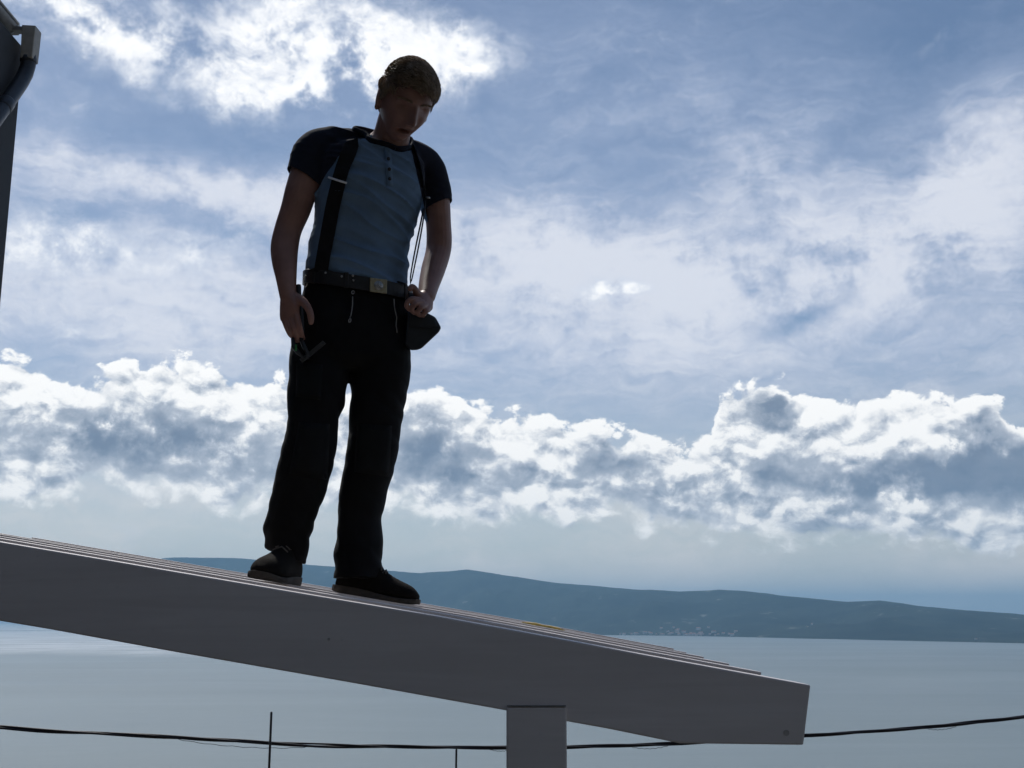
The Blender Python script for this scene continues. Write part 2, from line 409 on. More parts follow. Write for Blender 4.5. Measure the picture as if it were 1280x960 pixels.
# ------------------------------------------------------------------ village on the far shore
def build_village():
    rnd = random.Random(5)
    wall = simple('village_render', (0.58, 0.56, 0.53), 0.9, var=0.05, scale=0.05)
    roof = simple('village_tiles', (0.32, 0.14, 0.09), 0.9, var=0.15, scale=0.05)
    def house_mesh(w, d, h, rh):
        me = mesh('far_house', [(-w, -d, -6), (w, -d, -6), (w, d, -6), (-w, d, -6), (-w, -d, h), (w, -d, h), (w, d, h), (-w, d, h), (-w, 0, h + rh), (w, 0, h + rh)],
                  [(0, 1, 5, 4), (1, 2, 6, 5), (2, 3, 7, 6), (3, 0, 4, 7), (4, 5, 9, 8), (6, 7, 8, 9), (5, 6, 9), (7, 4, 8)])
        me.materials.append(wall); me.materials.append(roof)
        me.polygons[4].material_index = 1; me.polygons[5].material_index = 1
        return me
    kinds = [house_mesh(8, 6, 8, 3), house_mesh(11, 7, 10, 3.5), house_mesh(6, 5, 6, 2.5), house_mesh(15, 8, 12, 4)]
    spots = [(rnd.gauss(858, 26), abs(rnd.gauss(0.05, 0.06)) + 0.02) for _ in range(46)] + [(rnd.uniform(770, 830), rnd.uniform(.02, .09)) for _ in range(8)] \
        + [(rnd.uniform(1000, 1260), rnd.uniform(.05, .4)) for _ in range(3)]
    for q, t in spots:
        az = math.atan((q - 640) / 1450 * math.cos(PITCH))
        x, y, h = hill_h(az, t)
        o = link('far_house', rnd.choice(kinds)); o.location = (x, y, SEA_Z + h + 1.0); o.rotation_euler.z = rnd.uniform(-.6, .6)
        if q < 960: tag(o, 'tiny pale house in the village at the foot of the far ridge', 'house', 'houses of the far village')
        else: tag(o, 'tiny pale house scattered along the far shore right of the village', 'house', 'scattered houses on the far shore')
build_village()

# ------------------------------------------------------------------ haze over the water
def build_haze():
    m = bpy.data.materials.new('haze_air'); m.use_nodes = True; t = m.node_tree; t.nodes.clear()
    out = t.nodes.new('ShaderNodeOutputMaterial'); pv = t.nodes.new('ShaderNodeVolumePrincipled')
    pv.inputs['Color'].default_value = (0.37, 0.70, 1.0, 1); pv.inputs['Density'].default_value = HAZE_DENSITY; pv.inputs['Anisotropy'].default_value = 0.2
    t.links.new(pv.outputs[0], out.inputs['Volume'])
    bm = bmesh.new(); box(bm, (0, 19600, (SEA_Z - 6 + 740) / 2), (82000, 41000, 740 - (SEA_Z - 6)))
    o = link('haze', from_bm('haze', bm), m); o['kind'] = 'stuff'
HAZE_DENSITY = 5.8e-5
build_haze()

# ------------------------------------------------------------------ the slope the place stands on
def ground_z(x, y):
    z = -2.45
    if y > 7.2: z -= (y - 7.2) * 0.62
    if y < -4: z += (-4 - y) * 0.85
    n = fbm((x / 9, y / 9, 0.3), 4)
    return z + n * min(1.0, max(0.0, abs(y - 1.6) - 5.6) * 0.12) * 1.2

def build_ground():
    m, N, b = mat('rocky_scrub')
    g = N.t.nodes.new('ShaderNodeNewGeometry').outputs['Position']
    n = N.noise(g, 0.9, 8, 0.65); n2 = N.noise(g, 0.12, 4, 0.6)
    c = N.mix(N.ss(n, 0.35, 0.62), (0.040, 0.036, 0.030, 1), (0.080, 0.068, 0.060, 1))
    N.put(b.inputs['Base Color'], N.mix(N.ss(n2, 0.42, 0.6), c, (0.040, 0.042, 0.028, 1)))
    b.inputs['Roughness'].default_value = 0.95
    xs = [-600, -300, -150, -80, -45] + [-30 + 2 * i for i in range(31)] + [45, 80, 150, 300, 600]
    ys = [-330, -230, -150, -95, -60, -40] + [-30 + 1.5 * i for i in range(48)] + [48, 60, 80, 110, 150, 200, 235]
    vs_ = [(x, y, max(ground_z(x, y), SEA_Z - 4)) for y in ys for x in xs]; nx = len(xs)
    fs = [(j * nx + i, j * nx + i + 1, (j + 1) * nx + i + 1, (j + 1) * nx + i) for j in range(len(ys) - 1) for i in range(nx - 1)]
    o = link('ground', mesh('ground', vs_, fs), m, smooth=True); o['kind'] = 'structure'
build_ground()

# ------------------------------------------------------------------ timber roof frame
D0, PITCH_Y, RW = 2.40, 0.562, 0.12        # first rafter's face, spacing, width
def painted_timber():
    m, N, b = mat('white_glazed_timber')
    co = N.t.nodes.new('ShaderNodeTexCoord').outputs['Object']
    grain = N.noise(N.v('MULTIPLY', co, (1.5, 40, 26)), 1.0, 6, 0.6, 0.8)
    blot = N.noise(N.v('MULTIPLY', co, (1.2, 6, 5)), 1.0, 5, 0.6)
    fine = N.noise(co, 60, 4, 0.6)
    c = N.mix(N.ss(grain, 0.35, 0.7), (0.80, 0.735, 0.715, 1), (0.88, 0.815, 0.795, 1))
    c = N.mix(N.ss(blot, 0.40, 0.72, 0.0, 0.32), c, (0.66, 0.62, 0.605, 1))
    c = N.mix(N.ss(fine, 0.62, 0.80, 0.0, 0.25), c, (0.44, 0.42, 0.40, 1))
    N.put(b.inputs['Base Color'], c); N.put(b.inputs['Roughness'], N.ss(grain, 0.2, 0.8, 0.42, 0.6))
    bp = N.t.nodes.new('ShaderNodeBump'); bp.inputs['Strength'].default_value = 0.25; bp.inputs['Distance'].default_value = 0.0015
    N.put(bp.inputs['Height'], grain); N.put(b.inputs['Normal'], bp.outputs[0])
    return m
TIMBER = painted_timber()
TOPL = [(0, 677), (130, 699), (260, 721.3), (400, 745.2), (540, 768.6), (680, 794.4), (820, 820.8), (920, 839.2), (1013.5, 856.2)]
def rafter_profile():
    up = [at(x, y, D0) for x, y in TOPL]
    d = (up[1] - up[0]).normalized()
    first = up[0] - d * 1.22
    dn_px = [(1004.5, 931.3), (850, 929.3), (760, 911.0), (633, 888.2), (440, 853.6), (220, 815.2), (60, 786.2), (0, 776.2)]
    dn = [at(x, y, D0) for x, y in dn_px]
    last = dn[-1] - d * 1.22
    return [(p.x, p.z) for p in [first] + up + dn + [last]]
def top_z(x):
    """height of the rafters' upper edge at x (x measured on the first rafter)"""
    pr = sorted((p.x, p.z) for p in (at(a, b, D0) for a, b in TOPL))
    return interp(pr, x) if x > pr[0][0] else pr[0][1] - (pr[1][1] - pr[0][1]) / (pr[1][0] - pr[0][0]) * (pr[0][0] - x)
SKEW = 0.038
def build_frame():
    prof = rafter_profile()
    root = empty('roof_frame', (at(670, 930, D0 + .06).x, D0 + .06, -2.45), 'sloping white painted timber roof frame of parallel rafters on a square post', 'roof frame')
    off = Vector(root.location)
    bm = bmesh.new(); prism(bm, prof, 0, RW); bevel(bm, 0.0035, 2, 25)
    me = from_bm('rafter', bm); me.materials.append(TIMBER)
    rnd = random.Random(3)
    for i in range(6):
        o = link('rafter', me, None, root)
        o.location = Vector((SKEW * PITCH_Y * i + rnd.uniform(-.004, .004) * (i > 0), D0 + PITCH_Y * i, rnd.uniform(-.001, .001) * (i > 0))) - off
    # post under the first rafter: let into it, a hair proud of its face
    a = at(633, 884, D0); c = at(708, 884, D0); z1 = at(670, 883.6, D0).z
    for i in (0, 5):
        bm = bmesh.new(); box(bm, (0, 0, (z1 - .0 - 2.45) / 2 * 0 ), (c.x - a.x, RW + 0.008, z1 + 2.45 + .02)); bevel(bm, 0.004, 2)
        o = link('post', from_bm('post', bm), TIMBER, root)
        o.location = Vector(((a.x + c.x) / 2 + SKEW * PITCH_Y * i, D0 + PITCH_Y * i + RW / 2 - .0015, (z1 - 2.45) / 2 - .01)) - off
    bm = bmesh.new(); box(bm, (0, 0, 0), (c.x - a.x - .002, .006, .0018))  # dark strip standing in for the shadow gap over the post
    o = link('joint_shadow', from_bm('joint_shadow', bm), simple('joint_shade', (0.22, 0.21, 0.20), 0.8), root); o.location = Vector(((a.x + c.x) / 2, D0 - .0035, z1 + .0022)) - off
    # purlin behind the front post carries the other rafters
    zb = at(640, 889, D0).z
    bm = bmesh.new(); box(bm, (0, 0, 0), (0.07, PITCH_Y * 5 - RW - .01, 0.10)); bevel(bm, .004)
    o = link('purlin', from_bm('purlin', bm), TIMBER, root)
    o.location = Vector(((a.x + c.x) / 2 + .008, D0 + RW + .005 + (PITCH_Y * 5 - RW) / 2, zb - .070)) - off
    # ledger along the house wall carries the high ends, left of the picture
    xl = prof[0][0] - 0.02; zl = prof[-1][1]
    bm = bmesh.new(); box(bm, (0, 0, 0), (0.14, PITCH_Y * 5 + .5, 0.16)); bevel(bm, .004)
    o = link('ledger', from_bm('ledger', bm), TIMBER, root); o.location = Vector((xl, D0 + PITCH_Y * 2.5 + .06, zl - .105)) - off
    # small knots / plugged screw holes in the front rafter and a smear of old sealant on a rear one
    kn = simple('knot_wood', (0.50, 0.46, 0.43), 0.6)
    for x, y, r in ((411, 799, .0030), (983, 916, .0060)):
        p = at(x, y, D0 - .0008)
        bm = bmesh.new(); bmesh.ops.create_circle(bm, cap_ends=True, segments=12, radius=r, matrix=Matrix.Rotation(R(90), 4, 'X'))
        ex = bmesh.ops.extrude_face_region(bm, geom=list(bm.faces)); bmesh.ops.translate(bm, verts=[v for v in ex['geom'] if isinstance(v, bmesh.types.BMVert)], vec=(0, .0006, 0))
        o = link('knot', from_bm('knot', bm), kn, root); o.location = p - off
    sm = simple('yellow_sealant', (0.55, 0.40, 0.10), 0.5)
    yy = D0 + PITCH_Y * 3; x0 = at(652, 780, yy).x; bm = bmesh.new()
    pts = [(x0 + k * .025, yy + .03 + .012 * math.sin(k * 1.9), top_z(x0 + k * .025 - SKEW * PITCH_Y * 3) + .002) for k in range(7)]
    tube(bm, pts, [.001, .006, .008, .005, .007, .006, .001], 8)
    o = link('sealant_smear', from_bm('sealant_smear', bm), sm, root, True); o.location = -off
build_frame()

# ------------------------------------------------------------------ neighbouring house corner with gutter, far left
def build_house():
    H = 5.6
    c = at(22.5, 140, H); xw = c.x
    root = empty('house', (xw - 3, H - 4, -2.45), 'dark rendered house corner with eaves gutter at the left picture edge', 'house')
    off = Vector(root.location)
    dark = simple('dark_render', (0.060, 0.064, 0.070), 0.85, var=0.15, scale=6, bump=0.4, bscale=120)
    zt = at(20, 60, H).z
    bm = bmesh.new(); box(bm, (xw - 3.2, H - 4.0, (zt - 8) / 2), (6.4, 8.0, zt + 8)); bevel(bm, .008)
    o = link('wall', from_bm('wall', bm), dark, root); o.location = -off
    tile = simple('roof_tiles', (0.16, 0.10, 0.085), 0.8, var=0.25, scale=9)
    bm = bmesh.new(); e = at(8, 30, H)
    prism(bm, [(e.x, e.z - .02), (e.x, e.z + .03), (xw - 3.2, e.z + 1.3), (xw - 6.6, e.z + .03), (xw - 6.6, e.z - .02), (xw - 3.2, e.z + 1.22)], H - 8.2, H + .04)
    o = link('roof', from_bm('roof', bm), tile, root); o.location = -off
    # fascia under the eave
    grey = simple('grey_zinc', (0.30, 0.30, 0.30), 0.55, metal=0.3, var=0.15, scale=30)
    pale = simple('beige_outlet', (0.42, 0.39, 0.34), 0.6, var=0.1, scale=30)
    black = simple('black_pvc', (0.035, 0.040, 0.048), 0.42, var=0.2, scale=30)
    # half-round gutter running back along the eave: open channel with a closed end cap
    g0 = at(9, 30, H - .06); rg = .058
    bm = bmesh.new(); n = 12; L = 6.0; rings = []
    for yy in (0, -L):
        ring = []
        for k in range(n + 1):
            a = math.pi + math.pi * k / n
            ring.append(bm.verts.new((rg * math.cos(a), yy, rg * math.sin(a))))
        for k in range(n, -1, -1):
            a = math.pi + math.pi * k / n
            ring.append(bm.verts.new(((rg - .006) * math.cos(a), yy, (rg - .006) * math.sin(a))))
        rings.append(ring)
    q = len(rings[0])
    for k in range(q): bm.faces.new((rings[0][k], rings[0][(k + 1) % q], rings[1][(k + 1) % q], rings[1][k]))
    cap = [bm.verts.new((rg * 1.04 * math.cos(math.pi + math.pi * k / n), .004, rg * 1.04 * math.sin(math.pi + math.pi * k / n))) for k in range(n + 1)]
    cap2 = [bm.verts.new((v.co.x, -.012, v.co.z)) for v in cap]
    bm.faces.new(cap); bm.faces.new(cap2[::-1])
    for k in range(n + 1): bm.faces.new((cap[k], cap[(k + 1) % (n + 1)], cap2[(k + 1) % (n + 1)], cap2[k]))
    tube(bm, [(rg, 0, 0), (rg, -L, 0)], .008, 8)
    gt = link('gutter', from_bm('gutter', bm), grey, root, True); gt.location = g0 - off
    # roof edge board seen above the gutter
    e0 = at(0, 26, H - .1); bm = bmesh.new(); box(bm, (e0.x + .01, H - 3.1, e0.z), (.10, 6.2, .06)); bevel(bm, .004)
    o = link('fascia', from_bm('fascia', bm), grey, root); o.location = -off
    # pale square outlet box, then a dark elbow leading back to the wall and the downpipe
    A = at(29, 33, H - .08); B = at(46.5, 34, H - .08); C2 = at(42, 74, H - .08); D2 = at(27, 74, H - .08)
    bm = bmesh.new(); prism(bm, [(A.x, A.z), (B.x, B.z), (C2.x, C2.z), (D2.x, D2.z)], H - .10, H - .02); bevel(bm, .006)
    o = link('outlet', from_bm('outlet', bm), pale, root); o.location = -off
    A = at(20, 34, H - .07); bm = bmesh.new(); box(bm, (A.x + .015, H - .06, A.z - .012), (.12, .05, .02)); bevel(bm, .003)
    o = link('bracket', from_bm('bracket', bm), grey, root); o.location = -off
    path = [(35.5, 62), (36, 72), (35.5, 82), (32.5, 92), (26.5, 103), (18, 115), (9, 127), (0, 140), (-10, 154), (-22, 170), (-40, 194), (-70, 235)]
    bm = bmesh.new(); pts = []
    x0 = at(35.5, 62, H - .06).x
    for i, (x, y) in enumerate(path):               # runs down the side wall, a hand's breadth off it
        f = smooth01(0, 5, i); tx = x0 + (xw + .052 - x0) * f
        d0 = at(x, y, 1.0); dd = (H - .06) if i < 2 else min(H - .06, tx / d0.x)
        pts.append(at(x, y, dd))
    pts = [pts[0]] + [(pts[i - 1] + pts[i] * 2 + pts[i + 1]) / 4 for i in range(1, len(pts) - 1)] + [pts[-1]]
    tube(bm, pts, .038, 20)
    for s in (1, 6): tube(bm, [pts[s] + (pts[s + 1] - pts[s]) * f for f in (0, .08, .60, .68)], [.038, .0415, .0415, .038], 20)
    o = link('downpipe', from_bm('downpipe', bm), black, root, True); o.location = -off
build_house()

# ------------------------------------------------------------------ overhead cable and thin rods
def build_cable():
    rub = simple('cable_sheath', (0.018, 0.016, 0.020), 0.5, var=0.2, scale=50)
    Y0, Y1 = 9.0, 10.5
    pts2 = [(-260, 893), (-120, 901), (0, 909.5), (60, 914), (130, 917), (220, 921.5), (300, 926), (380, 931), (460, 933), (540, 934), (620, 934.5), (710, 933.5), (780, 932), (850, 929.5), (930, 925), (1010, 919.5), (1100, 914), (1200, 905.5), (1280, 896.5), (1400, 883), (1560, 862)]
    ctrl = [at(x, y, Y0 + (Y1 - Y0) * (x / 1280)) for x, y in pts2]
    rnd = random.Random(8)
    fine = []
    for a, b in zip(ctrl, ctrl[1:]):
        n = max(2, int((b - a).length / 0.03))
        for k in range(n): fine.append(a.lerp(b, k / n))
    for _ in range(30): fine = [fine[0]] + [(fine[i - 1] + fine[i] * 2 + fine[i + 1]) / 4 for i in range(1, len(fine) - 1)] + [fine[-1]]
    root = empty('overhead_cable', fine[0], 'black twisted overhead cable sagging across the sea behind the post', 'cable')
    off = fine[0]
    for s in range(3):
        bm = bmesh.new(); pp = []
        for i, p in enumerate(fine):
            ph = i * 0.115 + s * 2.094 + 1.2 * mnoise.noise(Vector((i * .02, s, 0)))
            r = .0085 + .0045 * mnoise.noise(Vector((i * .035, 5, s)))
            pp.append(p - off + Vector((0, math.cos(ph) * r, math.sin(ph) * r + .006 * mnoise.noise(Vector((i * .015, 3, 0))))))
        tube(bm, pp, .0088 if s else .0075, 7)
        link('strand', from_bm('strand', bm), rub, root, True)
    def loose(x0, x1, sag, y, name='loose_wire'):
        bm = bmesh.new(); P = []
        for k in range(25):
            f = k / 24; q = x0 + (x1 - x0) * f
            yy = interp([(a, b) for a, b in pts2], q) + 2 + sag * (4 * f * (1 - f)) ** .8 + .5 * math.sin(k * 1.7)
            P.append(at(q, yy, Y0 + (Y1 - Y0) * q / 1280 - .02) - off)
        tube(bm, P, .0022, 6); link(name, from_bm(name, bm), rub, root, True)
    loose(222, 385, 5.5, 0); loose(612, 640, 2.5, 0); loose(790, 835, 3, 0); loose(1160, 1195, 2.5, 0)
    rod = simple('dark_steel_rod', (0.05, 0.048, 0.047), 0.5, metal=0.6, var=0.2, scale=30)
    for (x0, y0, x1, y1, d, lab) in ((339.3, 889.5, 336.3, 962, 8.4, 'thin dark metal rod rising left of the post, crossing above the cable'), (570.5, 936, 570, 965, 9.75, 'short thin dark rod ending at the cable, beside the post')):
        p = at(x0, y0, d); q = at(x1, y1, d); dirv = (q - p).normalized(); g = p + dirv * 4.2
        bm = bmesh.new(); tube(bm, [p - g, p - g + dirv * .006, q - g, Vector((0, 0, 0))], [.004, .0085, .0085, .010], 8)
        tube(bm, [dirv * -.22, dirv * -.02], .022, 8)
        o = link('metal_rod', from_bm('metal_rod', bm), rod, None, True); o.location = g; tag(o, lab, 'rod')
build_cable()

# ------------------------------------------------------------------ the man on the rafters
from mathutils.bvhtree import BVHTree
YM = D0 + PITCH_Y * 2 + RW / 2
def P(px, py, dy=0.0): return at(px, py, YM + dy)
def rafter_top(x): return top_z(x - SKEW * PITCH_Y * 2)
FOOT = Vector((P(400, 735).x, YM, rafter_top(P(400, 735).x)))
def smooth01(a, b, x):
    t = max(0.0, min(1.0, (x - a) / (b - a))); return t * t * (3 - 2 * t)

def ring_shell(bm, rings, n=28, power=2.3):
    """closed loft; ring = (centre, half-width, half-depth, yaw degrees)"""
    rs = []
    for ring in rings:
        c, a, b, yaw = ring[:4]; roll = math.tan(R(ring[4])) if len(ring) > 4 else 0.0; pit = math.tan(R(ring[5])) if len(ring) > 5 else 0.0
        u = Vector((math.cos(R(yaw)), math.sin(R(yaw)), 0)); v = Vector((math.sin(R(yaw)), -math.cos(R(yaw)), 0))
        r = []
        for k in range(n):
            t = 2 * math.pi * k / n; ct, st = math.cos(t), math.sin(t)
            r.append(bm.verts.new(c + u * a * math.copysign(abs(ct) ** (2 / power), ct) + v * b * math.copysign(abs(st) ** (2 / power), st) - Vector((0, 0, roll * a * ct + pit * b * st))))
        rs.append(r)
    for p, q in zip(rs, rs[1:]):
        for k in range(n): bm.faces.new((p[k], p[(k + 1) % n], q[(k + 1) % n], q[k]))
    bm.faces.new(rs[0][::-1]); bm.faces.new(rs[-1])

def ball(bm, c, r, s=(1, 1, 1), rot=None):
    for v in bmesh.ops.create_uvsphere(bm, u_segments=20, v_segments=14, radius=1.0)['verts']:
        p = Vector((v.co.x * s[0] * r, v.co.y * s[1] * r, v.co.z * s[2] * r))
        v.co = (rot @ p if rot is not None else p) + Vector(c)

def limb(bm, ctrl, n=20, sub=6):
    """tube through control points (point, radius), Catmull-Rom smoothed, rounded ends"""
    pts = [Vector(c[0]) for c in ctrl]; rr = [c[1] for c in ctrl]
    P2, R2 = [], []
    m = len(pts)
    for i in range(m - 1):
        p0, p1, p2, p3 = pts[max(i - 1, 0)], pts[i], pts[i + 1], pts[min(i + 2, m - 1)]
        r0, r1, r2, r3 = rr[max(i - 1, 0)], rr[i], rr[i + 1], rr[min(i + 2, m - 1)]
        for k in range(sub):
            t = k / sub
            f = lambda a, b, c, d: 0.5 * ((2 * b) + (-a + c) * t + (2 * a - 5 * b + 4 * c - d) * t * t + (-a + 3 * b - 3 * c + d) * t ** 3)
            P2.append(Vector([f(p0[j], p1[j], p2[j], p3[j]) for j in range(3)])); R2.append(f(r0, r1, r2, r3))
    P2.append(pts[-1]); R2.append(rr[-1])
    d0 = (P2[0] - P2[1]).normalized(); d1 = (P2[-1] - P2[-2]).normalized()
    P2 = [P2[0] + d0 * R2[0] * .85, P2[0] + d0 * R2[0] * .55] + P2 + [P2[-1] + d1 * R2[-1] * .55, P2[-1] + d1 * R2[-1] * .85]
    R2 = [R2[0] * .45, R2[0] * .82] + R2 + [R2[-1] * .82, R2[-1] * .45]
    tube(bm, P2, R2, n)

def remeshed(name, bm, voxel, smooth=4, disp=None):
    bmesh.ops.recalc_face_normals(bm, faces=bm.faces)
    me = bpy.data.meshes.new('tmp'); bm.to_mesh(me); bm.free()
    ob = bpy.data.objects.new('tmp', me); COL.objects.link(ob)
    md = ob.modifiers.new('r', 'REMESH'); md.mode = 'VOXEL'; md.voxel_size = voxel
    sm = ob.modifiers.new('s', 'SMOOTH'); sm.iterations = smooth; sm.factor = 0.5
    dg = bpy.context.evaluated_depsgraph_get()
    out = bpy.data.meshes.new_from_object(ob.evaluated_get(dg)); out.name = name
    bpy.data.objects.remove(ob); bpy.data.meshes.remove(me)
    if disp:
        nr = [v.normal.copy() for v in out.vertices]
        for v, n in zip(out.vertices, nr): v.co += n * disp(v.co)
        out.update()
    return out

def bvh_of(me):
    return BVHTree.FromPolygons([v.co.copy() for v in me.vertices], [tuple(p.vertices) for p in me.polygons])
def hit(bvh, px, py, lift=0.0, tries=0):
    d = at(px, py, 1.0).normalized()
    loc, nor, i, dist = bvh.ray_cast(Vector((0, 0, 0)), d)
    if loc is None:
        for r in range(1, 16):                      # nearest sight line that meets the surface
            for ax, ay in ((0, 1), (0, -1), (1, 0), (-1, 0)):
                loc, nor, i, dist = bvh.ray_cast(Vector((0, 0, 0)), at(px + ax * r, py + ay * r, 1.0).normalized())
                if loc is not None: break
            if loc is not None: break
        else: return None, None
    if nor.dot(d) > 0: nor = -nor
    return loc + nor * lift, nor
def local(me):
    me.transform(Matrix.Translation(-FOOT)); return me

def cloth(name, col, col2, weave=900, rough=0.85, bump=0.5, var_scale=12):
    m, N, b = mat(name)
    co = N.t.nodes.new('ShaderNodeTexCoord').outputs['Object']
    n = N.noise(co, var_scale, 5, 0.6); f = N.noise(N.v('MULTIPLY', co, (1, 1, 2.2)), weave, 3, 0.7)
    c = N.mix(N.ss(n, 0.35, 0.65), col + (1,), col2 + (1,)); c = N.mix(N.ss(f, 0.45, 0.7, 0, 0.35), c, tuple(min(1, k * 1.5 + .004) for k in col2) + (1,))
    N.put(b.inputs['Base Color'], c); b.inputs['Roughness'].default_value = rough; b.inputs['Specular IOR Level'].default_value = 0.2
    b.inputs['Sheen Weight'].default_value = 0.04; b.inputs['Sheen Roughness'].default_value = 0.4
    bp = N.t.nodes.new('ShaderNodeBump'); bp.inputs['Strength'].default_value = bump; bp.inputs['Distance'].default_value = 0.001
    N.put(bp.inputs['Height'], f); N.put(b.inputs['Normal'], bp.outputs[0])
    return m

# ---- placement of the head
HEAD_C = P(506.0, 127.5, -0.17)
HEAD_S = 1.08
HEAD_M = Matrix.Rotation(R(30), 3, 'Z') @ Matrix.Rotation(R(2), 3, 'Y') @ Matrix.Rotation(R(38), 3, 'X')
def HW(p): return HEAD_C + HEAD_M @ (Vector(p) * HEAD_S)

def head_surface(d):
    """unit direction -> point of the head in its own frame (face towards -Y)"""
    x, y, z = d.x * 0.0735, d.y * 0.094, d.z * 0.116
    s = smooth01(-0.005, -0.112, z)
    x *= 1 - 0.30 * s
    if y > 0: y *= 1 - 0.62 * s                       # nape / under the jaw
    else: y *= 1 + 0.02 * s
    if z > 0: x *= 1 + 0.07 * smooth01(0, .05, z) * (1 - smooth01(.07, .116, z)); y *= 1.03
    if y < 0:
        fr = smooth01(0.0, -0.06, y)
        g = lambda cx, cz, sx, sz: math.exp(-((x - cx) / sx) ** 2 - ((z - cz) / sz) ** 2)
        o = 0.0
        o += 0.002 * g(0, .024, .045, .011)                                         # brow
        for sg in (-1, 1):
            o -= 0.0135 * g(sg * .0305, .003, .0155, .0105)                          # eye sockets
            o += 0.0050 * g(sg * .0305, .000, .0115, .0070)                          # lids
            o += 0.0050 * g(sg * .042, -.030, .017, .017)                            # cheeks
            o -= 0.0030 * g(sg * .024, -.056, .008, .016)                            # folds beside the mouth
            o += 0.0050 * g(sg * .0125, -.0405, .0060, .0060)                        # nostrils
        t = smooth01(.018, -.036, z) * (1 - smooth01(-.038, -.047, z))
        o += (0.006 + 0.017 * t) * math.exp(-(x / (.0072 + .005 * t)) ** 2) * smooth01(.024, .008, z) * (1 - smooth01(-.040, -.049, z))
        o += 0.0045 * g(0, -.0615, .020, .0045) + 0.0050 * g(0, -.0765, .017, .0050)  # lips
        o -= 0.0280 * g(0, -.0690, .0195, .0062)                                      # parted mouth
        o -= 0.0035 * g(0, -.088, .018, .006)
        o += 0.0080 * g(0, -.104, .020, .013)                                        # chin
        y -= 1.45 * o * fr
    return Vector((x, y, z))

